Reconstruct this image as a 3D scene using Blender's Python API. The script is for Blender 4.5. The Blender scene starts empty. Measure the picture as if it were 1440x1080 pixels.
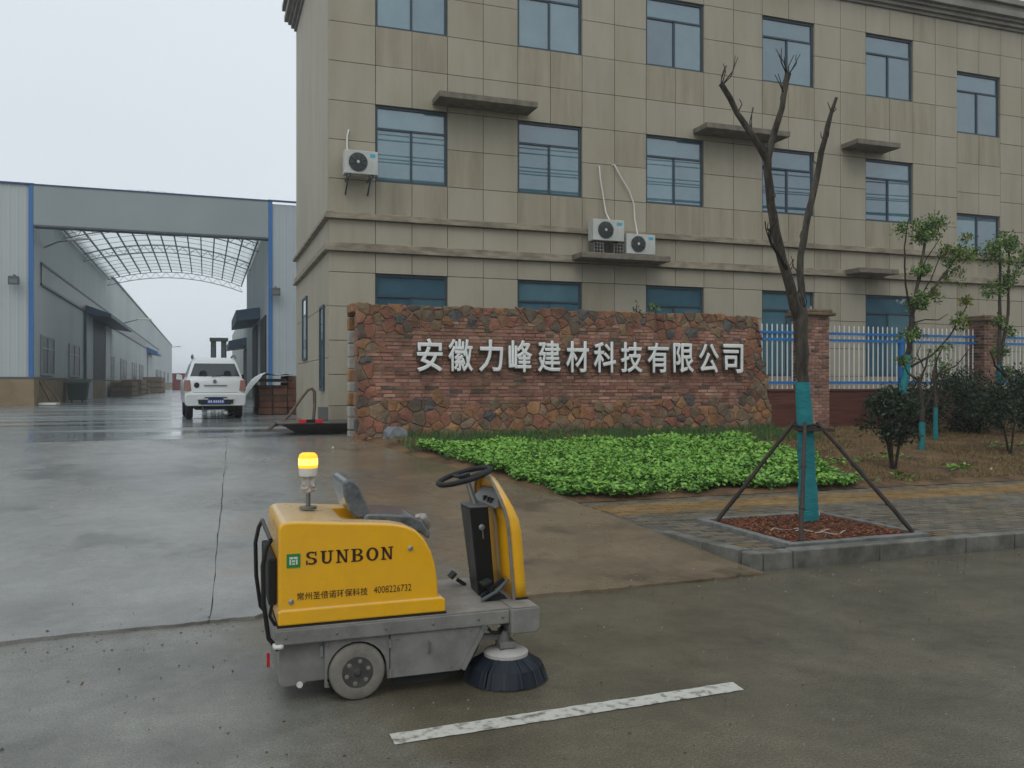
import bpy, bmesh, math, random
from math import sin, cos, pi, radians, sqrt
from mathutils import Vector, Matrix
random.seed(7)
SC = bpy.context.scene
COL = SC.collection

# ------------------------------------------------------------------ camera, sky, sun, exposure
TH = math.atan2(431, 1208)
cam_data = bpy.data.cameras.new('camera')
cam_data.sensor_width = 36.0
cam_data.lens = 36.0 * 1208 / 1440
cam_data.clip_end = 4000
cam = bpy.data.objects.new('camera', cam_data)
cam.location = (0, 0, 1.55)
cam.rotation_euler = (pi / 2, 0, -TH)
COL.objects.link(cam)
SC.camera = cam

world = bpy.data.worlds.new('World')
SC.world = world
world.use_nodes = True
wn = world.node_tree.nodes
wl = world.node_tree.links
wn.clear()
sky = wn.new('ShaderNodeTexSky')
sky.sky_type = 'NISHITA'
sky.sun_disc = False
sky.sun_elevation = radians(52)
sky.sun_rotation = radians(205)
sky.air_density = 1.6
sky.dust_density = 6.0
sky.ozone_density = 1.0
hs = wn.new('ShaderNodeHueSaturation')
hs.inputs['Saturation'].default_value = 0.22
wl.new(sky.outputs['Color'], hs.inputs['Color'])
# soft, even cloud deck mixed over the clear sky
tcw = wn.new('ShaderNodeTexCoord')
cn = wn.new('ShaderNodeTexNoise')
cn.inputs['Scale'].default_value = 1.6
cn.inputs['Detail'].default_value = 3
cr = wn.new('ShaderNodeValToRGB')
cr.color_ramp.elements[0].position = 0.25
cr.color_ramp.elements[0].color = (7.0, 7.75, 8.4, 1)
cr.color_ramp.elements[1].position = 0.75
cr.color_ramp.elements[1].color = (8.1, 8.8, 9.4, 1)
wl.new(tcw.outputs['Generated'], cn.inputs['Vector'])
wl.new(cn.outputs['Fac'], cr.inputs['Fac'])
mixw = wn.new('ShaderNodeMixRGB')
mixw.inputs['Fac'].default_value = 0.9
wl.new(hs.outputs['Color'], mixw.inputs['Color1'])
wl.new(cr.outputs['Color'], mixw.inputs['Color2'])
bg = wn.new('ShaderNodeBackground')
bg.inputs['Strength'].default_value = 0.1
wl.new(mixw.outputs['Color'], bg.inputs['Color'])
wo = wn.new('ShaderNodeOutputWorld')
wl.new(bg.outputs['Background'], wo.inputs['Surface'])

sun_d = bpy.data.lights.new('sun', 'SUN')
sun_d.energy = 0.6
sun_d.angle = radians(35)
sun_d.color = (1.0, 0.97, 0.93)
sun = bpy.data.objects.new('sun', sun_d)
sun.rotation_euler = (radians(38), 0, radians(-25))
COL.objects.link(sun)

SC.view_settings.view_transform = 'Standard'
SC.view_settings.look = 'None'
SC.view_settings.exposure = 0.0
SC.view_settings.gamma = 1.0
SC.view_settings.use_curve_mapping = False
SC.render.engine = 'CYCLES'
SC.cycles.use_denoising = True
SC.cycles.max_bounces = 8
SC.cycles.volume_bounces = 1

# ------------------------------------------------------------------ materials
MATS = {}


def lin(r, g, b):
    f = lambda c: (c / 255 / 12.92) if c / 255 < .04045 else ((c / 255 + .055) / 1.055) ** 2.4
    return (f(r), f(g), f(b))


def pm(name, col, rough=.6, col2=None, ns=4., metal=0., spec=.5, bump=0., bs=30., rv=0., coat=0., det=6., stretch=None,
       rnd=0., world_co=False, emit=None, es=0., alpha=1., trans=0., rpos=(.35, .65), ior=1.45):
    """Principled material: two colours mixed by noise, optional bump, roughness variation and per-object tint."""
    m = bpy.data.materials.new(name)
    m.use_nodes = True
    nt = m.node_tree
    N, L = nt.nodes, nt.links
    b = N['Principled BSDF']
    b.inputs['Roughness'].default_value = rough
    b.inputs['Metallic'].default_value = metal
    b.inputs['Specular IOR Level'].default_value = spec
    b.inputs['IOR'].default_value = ior
    b.inputs['Coat Weight'].default_value = coat
    b.inputs['Coat Roughness'].default_value = .08
    b.inputs['Alpha'].default_value = alpha
    b.inputs['Transmission Weight'].default_value = trans
    if emit:
        b.inputs['Emission Color'].default_value = (*emit, 1)
        b.inputs['Emission Strength'].default_value = es
    vec = None
    if col2 or bump or rv:
        if world_co:
            g = N.new('ShaderNodeNewGeometry'); vec = g.outputs['Position']
        else:
            t = N.new('ShaderNodeTexCoord'); vec = t.outputs['Object']
        if stretch:
            mp = N.new('ShaderNodeMapping'); mp.inputs['Scale'].default_value = stretch
            L.new(vec, mp.inputs['Vector']); vec = mp.outputs['Vector']
    src = None
    if col2:
        n = N.new('ShaderNodeTexNoise'); n.inputs['Scale'].default_value = ns; n.inputs['Detail'].default_value = det
        n.inputs['Roughness'].default_value = .62
        L.new(vec, n.inputs['Vector'])
        r = N.new('ShaderNodeValToRGB')
        r.color_ramp.elements[0].position = rpos[0]; r.color_ramp.elements[0].color = (*col, 1)
        r.color_ramp.elements[1].position = rpos[1]; r.color_ramp.elements[1].color = (*col2, 1)
        L.new(n.outputs['Fac'], r.inputs['Fac'])
        src = r.outputs['Color']
    else:
        b.inputs['Base Color'].default_value = (*col, 1)
    if rnd:
        oi = N.new('ShaderNodeObjectInfo')
        mr = N.new('ShaderNodeMapRange'); mr.inputs['To Min'].default_value = 1 - rnd; mr.inputs['To Max'].default_value = 1 + rnd
        L.new(oi.outputs['Random'], mr.inputs['Value'])
        h = N.new('ShaderNodeHueSaturation'); h.inputs['Color'].default_value = (*col, 1)
        if src: L.new(src, h.inputs['Color'])
        L.new(mr.outputs['Result'], h.inputs['Value'])
        src = h.outputs['Color']
    if src: L.new(src, b.inputs['Base Color'])
    if rv:
        n3 = N.new('ShaderNodeTexNoise'); n3.inputs['Scale'].default_value = ns * .8; n3.inputs['Detail'].default_value = 4
        L.new(vec, n3.inputs['Vector'])
        m3 = N.new('ShaderNodeMapRange'); m3.inputs['From Min'].default_value = .3; m3.inputs['From Max'].default_value = .7
        m3.inputs['To Min'].default_value = max(.02, rough - rv); m3.inputs['To Max'].default_value = rough + rv
        L.new(n3.outputs['Fac'], m3.inputs['Value']); L.new(m3.outputs['Result'], b.inputs['Roughness'])
    if bump:
        n2 = N.new('ShaderNodeTexNoise'); n2.inputs['Scale'].default_value = bs; n2.inputs['Detail'].default_value = 5
        L.new(vec, n2.inputs['Vector'])
        bp = N.new('ShaderNodeBump'); bp.inputs['Strength'].default_value = bump; bp.inputs['Distance'].default_value = .02
        L.new(n2.outputs['Fac'], bp.inputs['Height']); L.new(bp.outputs['Normal'], b.inputs['Normal'])
    MATS[name] = m
    return m


def ground_mat(name, colA, colA2, colB, colB2, edge, rA, rB, ns=1.2, bump=.25, bs=60., dark=None, fleck=.0, streak=(1, 1, 1), grit=.22):
    """Wet concrete: grey A passes into muddy B across the line edge=(ax, ay, c, width): B where ax*X+ay*Y > c."""
    m = bpy.data.materials.new(name); m.use_nodes = True
    nt = m.node_tree; N, L = nt.nodes, nt.links
    b = N['Principled BSDF']
    g = N.new('ShaderNodeNewGeometry'); pos = g.outputs['Position']
    mp = N.new('ShaderNodeMapping'); mp.inputs['Scale'].default_value = streak; L.new(pos, mp.inputs['Vector'])

    def noise(s, d=6, v=None, rough=.6):
        n = N.new('ShaderNodeTexNoise'); n.inputs['Scale'].default_value = s; n.inputs['Detail'].default_value = d
        n.inputs['Roughness'].default_value = rough
        L.new(v or pos, n.inputs['Vector']); return n.outputs['Fac']

    def ramp(f, a, c, p0=.35, p1=.65):
        r = N.new('ShaderNodeValToRGB'); r.color_ramp.elements[0].position = p0; r.color_ramp.elements[1].position = p1
        r.color_ramp.elements[0].color = (*a, 1); r.color_ramp.elements[1].color = (*c, 1)
        L.new(f, r.inputs['Fac']); return r.outputs['Color']

    def mixc(f, a, c, mode='MIX'):
        x = N.new('ShaderNodeMixRGB'); x.blend_type = mode
        if isinstance(f, float): x.inputs['Fac'].default_value = f
        else: L.new(f, x.inputs['Fac'])
        L.new(a, x.inputs['Color1']); L.new(c, x.inputs['Color2']); return x.outputs['Color']
    sx = N.new('ShaderNodeSeparateXYZ'); L.new(pos, sx.inputs[0])

    def ma(op, a, c):
        x = N.new('ShaderNodeMath'); x.operation = op
        for i, q in enumerate((a, c)):
            if isinstance(q, (int, float)): x.inputs[i].default_value = q
            else: L.new(q, x.inputs[i])
        return x.outputs[0]
    d = ma('ADD', ma('MULTIPLY', sx.outputs['X'], edge[0]), ma('MULTIPLY', sx.outputs['Y'], edge[1]))
    d = ma('ADD', d, ma('MULTIPLY', ma('SUBTRACT', noise(.9, 7), .5), edge[3] * 2.2))
    mr = N.new('ShaderNodeMapRange'); mr.interpolation_type = 'SMOOTHSTEP'
    mr.inputs['From Min'].default_value = edge[2] - edge[3] * .5; mr.inputs['From Max'].default_value = edge[2] + edge[3] * .5
    L.new(d, mr.inputs['Value']); fac = mr.outputs['Result']
    A = ramp(noise(ns, 8, mp.outputs['Vector']), colA, colA2)
    B = ramp(noise(ns * 1.3, 8, mp.outputs['Vector']), colB, colB2)
    c = mixc(fac, A, B)
    fine = ramp(noise(90, 3, None, .8), (1 - grit,) * 3, (1 + grit,) * 3, .32, .68)
    c = mixc(1.0, c, fine, 'MULTIPLY')
    coarse = ramp(noise(7, 8, None, .75), (.86, .86, .86), (1.12, 1.12, 1.12), .35, .65)
    c = mixc(.9, c, coarse, 'MULTIPLY')
    if dark:
        dk = ramp(noise(dark[1], 7), (1, 1, 1), dark[0], dark[2], dark[2] + .09)
        c = mixc(1.0, c, dk, 'MULTIPLY')
    if fleck:
        v = N.new('ShaderNodeTexVoronoi'); v.inputs['Scale'].default_value = 38; L.new(pos, v.inputs['Vector'])
        fl = ramp(v.outputs['Distance'], (fleck, fleck, fleck), (1, 1, 1), .05, .11)
        c = mixc(1.0, c, fl, 'MULTIPLY')
    L.new(c, b.inputs['Base Color'])
    rr = N.new('ShaderNodeMapRange'); rr.inputs['From Min'].default_value = .33; rr.inputs['From Max'].default_value = .67
    L.new(noise(ns * .9, 6, mp.outputs['Vector']), rr.inputs['Value'])
    r1 = N.new('ShaderNodeMixRGB')
    r1.inputs['Color1'].default_value = (rA[0],) * 3 + (1,); r1.inputs['Color2'].default_value = (rA[1],) * 3 + (1,)
    L.new(rr.outputs['Result'], r1.inputs['Fac'])
    r2 = N.new('ShaderNodeMixRGB')
    r2.inputs['Color1'].default_value = (rB[0],) * 3 + (1,); r2.inputs['Color2'].default_value = (rB[1],) * 3 + (1,)
    L.new(rr.outputs['Result'], r2.inputs['Fac'])
    L.new(mixc(fac, r1.outputs['Color'], r2.outputs['Color']), b.inputs['Roughness'])
    bp = N.new('ShaderNodeBump'); bp.inputs['Strength'].default_value = bump; bp.inputs['Distance'].default_value = .012
    hb = ma('ADD', noise(bs, 5, None, .65), ma('MULTIPLY', noise(6, 4), .8))
    L.new(hb, bp.inputs['Height']); L.new(bp.outputs['Normal'], b.inputs['Normal'])
    MATS[name] = m
    return m


ground_mat('road', lin(98, 97, 90), lin(134, 133, 124), lin(83, 78, 64), lin(105, 98, 82), (1, .28, 1.75, .5), (.10, .34), (.08, .26),
           ns=1.1, bump=.35, bs=80, fleck=.4, grit=.42)
ground_mat('driveway', lin(104, 103, 97), lin(132, 131, 125), lin(101, 88, 69), lin(127, 112, 90), (1, -.09, .45, 2.6), (.08, .30), (.14, .36),
           ns=.7, bump=.12, bs=50, dark=((.55, .55, .52), .8, .56))
ground_mat('yard', lin(96, 101, 101), lin(138, 143, 142), lin(98, 80, 58), lin(110, 92, 66), (1, -.4, 40, 1), (.03, .34), (.1, .3),
           ns=.6, bump=.10, bs=5, streak=(.3, 1.5, 1))
pm('ground', lin(90, 90, 80), .8, lin(105, 105, 95), ns=.05, world_co=True)
pm('soil', lin(72, 54, 36), .9, lin(120, 94, 62), ns=2.2, bump=.9, bs=26, world_co=True)
pm('kerb', lin(82, 81, 74), .55, lin(122, 120, 112), ns=5, bump=.3, bs=60, rnd=.12, rv=.15)
pm('kerb_pit', lin(94, 95, 92), .5, lin(130, 130, 126), ns=7, bump=.2, bs=60, rnd=.1)
for i, (a, b_) in enumerate([((92, 86, 74), (116, 108, 94)), ((84, 80, 70), (108, 102, 90)), ((100, 92, 78), (122, 112, 95))]):
    pm('paver%d' % i, lin(*a), .42, lin(*b_), ns=3, bump=.25, bs=70, rnd=.1, rv=.14, world_co=True)
for i, (a, b_) in enumerate([((122, 96, 58), (146, 118, 74)), ((112, 90, 56), (136, 110, 70))]):
    pm('paver_ochre%d' % i, lin(*a), .45, lin(*b_), ns=3, bump=.25, bs=70, rnd=.1, rv=.14, world_co=True)
pm('bedding', lin(84, 80, 72), .8)
pm('paint', lin(196, 195, 186), .45, lin(104, 99, 86), ns=17, bump=.3, bs=50, world_co=True, rpos=(.50, .66), det=14)
# building
pm('panel', lin(160, 151, 131), .62, lin(169, 161, 143), ns=1.1, bump=.06, bs=40, rnd=.035, stretch=(1, 1, .35))
pm('panel_stained', lin(149, 140, 120), .66, lin(165, 156, 136), ns=1.6, bump=.06, bs=40, rnd=.035, stretch=(2.2, 1, .25))
pm('core', lin(84, 78, 68), .9)
pm('band', lin(120, 110, 94), .7, lin(160, 150, 130), ns=2.5, bump=.12, bs=40, stretch=(1, 1, 3))
pm('cornice', lin(120, 116, 108), .7, lin(140, 136, 126), ns=2)
pm('ledge', lin(102, 95, 84), .85, lin(132, 124, 110), ns=5, bump=.35, bs=40)
pm('win_frame', lin(58, 72, 82), .4)
for _i, (_a, _b2) in enumerate([((68, 102, 116), (84, 118, 130)), ((60, 92, 107), (76, 108, 122)), ((80, 114, 126), (98, 130, 140))]): pm('glass%d' % _i, lin(*_a), .012, lin(*_b2), ns=1.4, spec=1.0, bump=.006, bs=1.2, ior=1.75, rnd=.12, rpos=(.3, .7))
pm('glass_car', lin(58, 66, 68), .05, spec=.6, ior=1.5)
pm('headrest', lin(38, 42, 44), .3)
# rain streaks down the panels
for _nm in ('panel', 'panel_stained'):
    _t = MATS[_nm].node_tree; _n, _l = _t.nodes, _t.links; _b = _n['Principled BSDF']
    _g = _n.new('ShaderNodeNewGeometry'); _mp = _n.new('ShaderNodeMapping'); _mp.inputs['Scale'].default_value = (2.6, 2.6, .3); _l.new(_g.outputs['Position'], _mp.inputs['Vector'])
    _no = _n.new('ShaderNodeTexNoise'); _no.inputs['Scale'].default_value = 1.0; _no.inputs['Detail'].default_value = 8; _no.inputs['Roughness'].default_value = .7; _l.new(_mp.outputs['Vector'], _no.inputs['Vector'])
    _r = _n.new('ShaderNodeValToRGB'); _r.color_ramp.elements[0].position = .46; _r.color_ramp.elements[1].position = .72
    _r.color_ramp.elements[0].color = (1, 1, 1, 1); _r.color_ramp.elements[1].color = (.88, .875, .86, 1) if _nm == 'panel' else (.78, .77, .75, 1)
    _l.new(_no.outputs['Fac'], _r.inputs['Fac'])
    _m = _n.new('ShaderNodeMixRGB'); _m.blend_type = 'MULTIPLY'; _m.inputs['Fac'].default_value = 1.0
    _l.new(_b.inputs['Base Color'].links[0].from_socket, _m.inputs['Color1']); _l.new(_r.outputs['Color'], _m.inputs['Color2']); _l.new(_m.outputs['Color'], _b.inputs['Base Color'])
# masonry
BR = []
for i, (a, b_) in enumerate([((138, 96, 82), (156, 112, 98)), ((150, 108, 94), (170, 126, 112)), ((126, 84, 70), (146, 102, 88)),
                             ((156, 116, 100), (176, 138, 122)), ((118, 90, 70), (138, 106, 84)), ((76, 68, 62), (96, 86, 78)),
                             ((132, 98, 78), (152, 116, 94)), ((106, 76, 66), (126, 92, 80))]):
    BR.append(pm('brick%d' % i, lin(*a), .8, lin(*b_), ns=9, bump=.5, bs=45, rnd=.12))
ST = []
for i, (a, b_) in enumerate([((128, 92, 62), (156, 116, 82)), ((116, 84, 64), (142, 104, 82)), ((104, 88, 70), (128, 110, 90)),
                             ((120, 80, 64), (144, 98, 80)), ((84, 72, 64), (108, 94, 82)), ((138, 104, 68), (164, 126, 88)),
                             ((74, 74, 74), (100, 98, 96)), ((112, 94, 72), (138, 116, 92))]):
    ST.append(pm('stone%d' % i, lin(*a), .82, lin(*b_), ns=5, bump=.8, bs=16, rnd=.12))
for _mm in BR + ST:      # damp and soot staining over the whole wall
    _n, _l = _mm.node_tree.nodes, _mm.node_tree.links; _b = _n['Principled BSDF']
    _g = _n.new('ShaderNodeNewGeometry'); _mp = _n.new('ShaderNodeMapping'); _mp.inputs['Scale'].default_value = (1.5, 1.5, .7); _l.new(_g.outputs['Position'], _mp.inputs['Vector'])
    _no = _n.new('ShaderNodeTexNoise'); _no.inputs['Scale'].default_value = 1.3; _no.inputs['Detail'].default_value = 7; _no.inputs['Roughness'].default_value = .68; _l.new(_mp.outputs['Vector'], _no.inputs['Vector'])
    _r = _n.new('ShaderNodeValToRGB'); _r.color_ramp.elements[0].position = .36; _r.color_ramp.elements[1].position = .64
    _r.color_ramp.elements[0].color = (.70, .71, .69, 1); _r.color_ramp.elements[1].color = (1.28, 1.25, 1.2, 1); _l.new(_no.outputs['Fac'], _r.inputs['Fac'])
    _m = _n.new('ShaderNodeMixRGB'); _m.blend_type = 'MULTIPLY'; _m.inputs['Fac'].default_value = 1.0
    _l.new(_b.inputs['Base Color'].links[0].from_socket, _m.inputs['Color1']); _l.new(_r.outputs['Color'], _m.inputs['Color2']); _l.new(_m.outputs['Color'], _b.inputs['Base Color'])
pm('mortar', lin(108, 88, 76), .95, lin(150, 132, 118), ns=3, bump=.4, bs=50)
pm('mortar_pale', lin(150, 146, 138), .9, lin(176, 172, 164), ns=8, bump=.4, bs=60)
pm('stucco_dark', lin(74, 66, 58), .9, lin(92, 84, 74), ns=3, bump=.2, bs=40)
pm('base_tile', lin(80, 46, 38), .5, lin(112, 68, 58), ns=3, bump=.4, bs=10, stretch=(.35, 1, 5))
pm('letter', lin(238, 238, 234), .35, lin(226, 227, 224), ns=6)
pm('letter_side', lin(120, 122, 120), .4, metal=.4)
pm('fence_white', lin(228, 231, 228), .4)
pm('fence_blue', lin(44, 116, 184), .4, lin(56, 128, 196), ns=5)
# warehouse
pm('clad', lin(176, 182, 180), .5, lin(190, 196, 194), ns=.25, stretch=(1, 1, .2))
pm('clad_blue_grey', lin(162, 171, 173), .5, lin(174, 182, 184), ns=.25)
pm('trim_blue', lin(58, 110, 166), .45)
pm('awning_blue', lin(74, 96, 116), .5)
pm('plinth', lin(126, 108, 82), .8, lin(146, 128, 100), ns=1.2, bump=.2, bs=20)
pm('strip_green', lin(96, 104, 98), .4, lin(110, 118, 110), ns=1)
pm('steel_dark', lin(84, 92, 96), .5)
pm('steel_grey', lin(128, 136, 138), .5)
pm('glass_dull', lin(52, 64, 70), .35)
pm('frame_grey', lin(150, 156, 156), .5)
pm('trim_slate', lin(58, 84, 116), .5)
pm('doorway_dark', lin(28, 34, 37), .6)
pm('clad_header', lin(142, 150, 150), .5, lin(152, 160, 160), ns=.25)
pm('pallet_brown', lin(118, 102, 86), .85, lin(138, 122, 104), ns=3, bump=.3, bs=20, rnd=.08)
m = pm('roof_sheet', lin(232, 236, 234), .5)
nt = m.node_tree
_t = nt.nodes.new('ShaderNodeBsdfTranslucent'); _t.inputs['Color'].default_value = (.74, .79, .79, 1)
_tp = nt.nodes.new('ShaderNodeBsdfTransparent'); _tp.inputs['Color'].default_value = (.9, .93, .93, 1)
_mx = nt.nodes.new('ShaderNodeMixShader'); _mx.inputs[0].default_value = .22
nt.links.new(_t.outputs[0], _mx.inputs[1]); nt.links.new(_tp.outputs[0], _mx.inputs[2])
_m2 = nt.nodes.new('ShaderNodeMixShader'); _m2.inputs[0].default_value = .86
nt.links.new(nt.nodes['Principled BSDF'].outputs[0], _m2.inputs[1]); nt.links.new(_mx.outputs[0], _m2.inputs[2])
nt.links.new(_m2.outputs[0], nt.nodes['Material Output'].inputs['Surface'])
# vegetation
pm('bark', lin(44, 40, 34), .9, lin(88, 82, 70), ns=12, bump=1.6, bs=34, stretch=(1, 1, .25))
pm('bark_dark', lin(40, 34, 28), .9, lin(58, 50, 40), ns=12, bump=.6, bs=40)
pm('wrap_teal', lin(18, 112, 118), .7, lin(34, 134, 138), ns=4, bump=.6, bs=24, stretch=(1, 1, 4))
pm('pole_dark', lin(46, 40, 36), .7, lin(66, 56, 48), ns=6, bump=.3, bs=40)
G1 = [pm('cover_leaf%d' % i, lin(*a), .45, lin(*b_), ns=6) for i, (a, b_) in enumerate([((84, 132, 42), (106, 154, 54)), ((62, 108, 34), (84, 130, 46)), ((116, 164, 60), (138, 182, 76)), ((44, 82, 28), (62, 102, 38))])]
G2 = [pm('shrub_leaf%d' % i, lin(*a), .6, spec=.3) for i, a in enumerate([(40, 54, 36), (32, 44, 32), (54, 68, 46), (74, 84, 66)])]
G3 = [pm('camphor_leaf%d' % i, lin(*a), .45) for i, a in enumerate([(82, 112, 54), (104, 130, 64), (62, 92, 48), (136, 148, 66)])]
G4 = [pm('grass_blade%d' % i, lin(*a), .7) for i, a in enumerate([(122, 100, 62), (138, 116, 74), (98, 88, 50), (92, 104, 52)])]
pm('yellow_leaf', lin(160, 140, 48), .5)
pm('mulch', lin(70, 38, 22), .8, lin(108, 64, 38), ns=14, bump=1., bs=40, world_co=True)
CH = [pm('chip%d' % i, lin(*a), .75) for i, a in enumerate([(88, 46, 24), (112, 62, 34), (64, 36, 24), (134, 82, 48)])]
pm('rock_white', lin(178, 172, 164), .8, lin(200, 196, 190), ns=8, bump=.5, bs=20)
pm('rock_grey', lin(104, 108, 112), .7, lin(128, 132, 136), ns=8, bump=.5, bs=20)
pm('twig_pale', lin(170, 160, 146), .8)
# machine and vehicles
_y = pm('yellow', lin(240, 178, 18), .34, lin(232, 172, 34), ns=9, det=10, coat=.35, rv=.1)
_n, _l = _y.node_tree.nodes, _y.node_tree.links        # pale road dust settled on level surfaces
_g = _n.new('ShaderNodeNewGeometry'); _s = _n.new('ShaderNodeSeparateXYZ'); _l.new(_g.outputs['True Normal'], _s.inputs[0])
_r = _n.new('ShaderNodeMapRange'); _r.inputs['From Min'].default_value = .45; _r.inputs['From Max'].default_value = 1.0; _r.inputs['To Max'].default_value = .78
_l.new(_s.outputs['Z'], _r.inputs['Value'])
_m = _n.new('ShaderNodeMixRGB'); _m.inputs['Color2'].default_value = (*lin(205, 180, 140), 1)
_b = _n['Principled BSDF']; _src = _b.inputs['Base Color'].links[0].from_socket
_l.new(_r.outputs['Result'], _m.inputs['Fac']); _l.new(_src, _m.inputs['Color1']); _l.new(_m.outputs['Color'], _b.inputs['Base Color'])
pm('yellow_dusty', lin(206, 168, 96), .6, lin(222, 162, 44), ns=3.5)
pm('grey_paint', lin(112, 111, 106), .5, lin(136, 134, 128), ns=7, bump=.10, bs=60, rv=.14, det=9)
pm('deck', lin(148, 144, 138), .62, lin(122, 116, 108), ns=6, bump=.1, bs=60)
pm('black', lin(26, 26, 26), .42)
pm('black_matte', lin(30, 31, 32), .7)
pm('rubber_dusty', lin(112, 108, 100), .85, lin(132, 128, 118), ns=12, bump=.2, bs=60)
pm('tyre', lin(34, 34, 34), .8)
pm('rim', lin(58, 56, 53), .6, lin(80, 77, 72), ns=20)
pm('steel', lin(170, 172, 172), .3, metal=.8)
pm('steel_dull', lin(120, 120, 118), .5, metal=.5)
pm('bristle', lin(34, 42, 52), .5)
pm('brush_disc', lin(168, 164, 158), .7, lin(186, 182, 176), ns=9)
pm('seat', lin(66, 70, 73), .3, lin(112, 117, 119), ns=22, coat=.8, bump=.3, bs=40, rpos=(.3, .75))
pm('plastic_bag', lin(196, 190, 182), .35, lin(164, 156, 150), ns=20, bump=.6, bs=40, coat=.4)
pm('beacon', (1.0, .42, .02), .25, emit=(1.0, .42, .015), es=1.25)
pm('beacon_core', (1.0, .8, .2), .25, emit=(1.0, .74, .10), es=1.9)
pm('white_plastic', lin(214, 212, 204), .4)
pm('ac_white', lin(196, 198, 192), .5, lin(178, 180, 172), ns=4)
pm('ac_grille', lin(62, 66, 64), .6)
pm('sticker_cyan', lin(70, 170, 196), .5)
pm('print_dark', lin(58, 34, 16), .6)
pm('logo_green', lin(34, 132, 62), .5)
pm('red', lin(176, 34, 40), .4)
pm('red_dull', lin(140, 66, 66), .6)
pm('car_white', lin(214, 218, 218), .28, coat=.5)
pm('car_dark', lin(34, 37, 38), .5)
pm('lamp_red', lin(150, 108, 98), .25)
pm('plate_blue', lin(28, 74, 168), .4)
pm('forklift', lin(66, 78, 72), .6)
pm('rust', lin(92, 78, 66), .8, lin(112, 96, 82), ns=8, bump=.4, bs=30)
pm('trough', lin(72, 68, 62), .6, lin(92, 86, 78), ns=4, bump=.3, bs=20)
pm('reflector', lin(214, 44, 50), .35)
pm('sheet_plastic', lin(176, 178, 174), .3, lin(204, 206, 202), ns=3, bump=.6, bs=5)
pm('bin_green', lin(54, 74, 62), .6)
pm('wood', lin(120, 100, 76), .8, lin(140, 118, 92), ns=6)
pm('cable', lin(24, 24, 26), .7)
pm('mast_concrete', lin(140, 138, 132), .8)

# ------------------------------------------------------------------ mesh helpers


def root_of(o):
    while o.parent: o = o.parent
    return o


def tag(o, label=None, cat=None, group=None, kind=None):
    if label: o['label'] = label
    if cat: o['category'] = cat
    if group: o['group'] = group
    if kind: o['kind'] = kind
    return o


def empty(name, loc, label=None, cat=None, group=None, kind=None):
    o = bpy.data.objects.new(name, None); o.location = loc; o.empty_display_size = .1
    COL.objects.link(o)
    return tag(o, label, cat, group, kind)


def link(name, me, parent=None):
    o = bpy.data.objects.new(name, me); COL.objects.link(o)
    if parent: o.parent = parent
    return o


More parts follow.
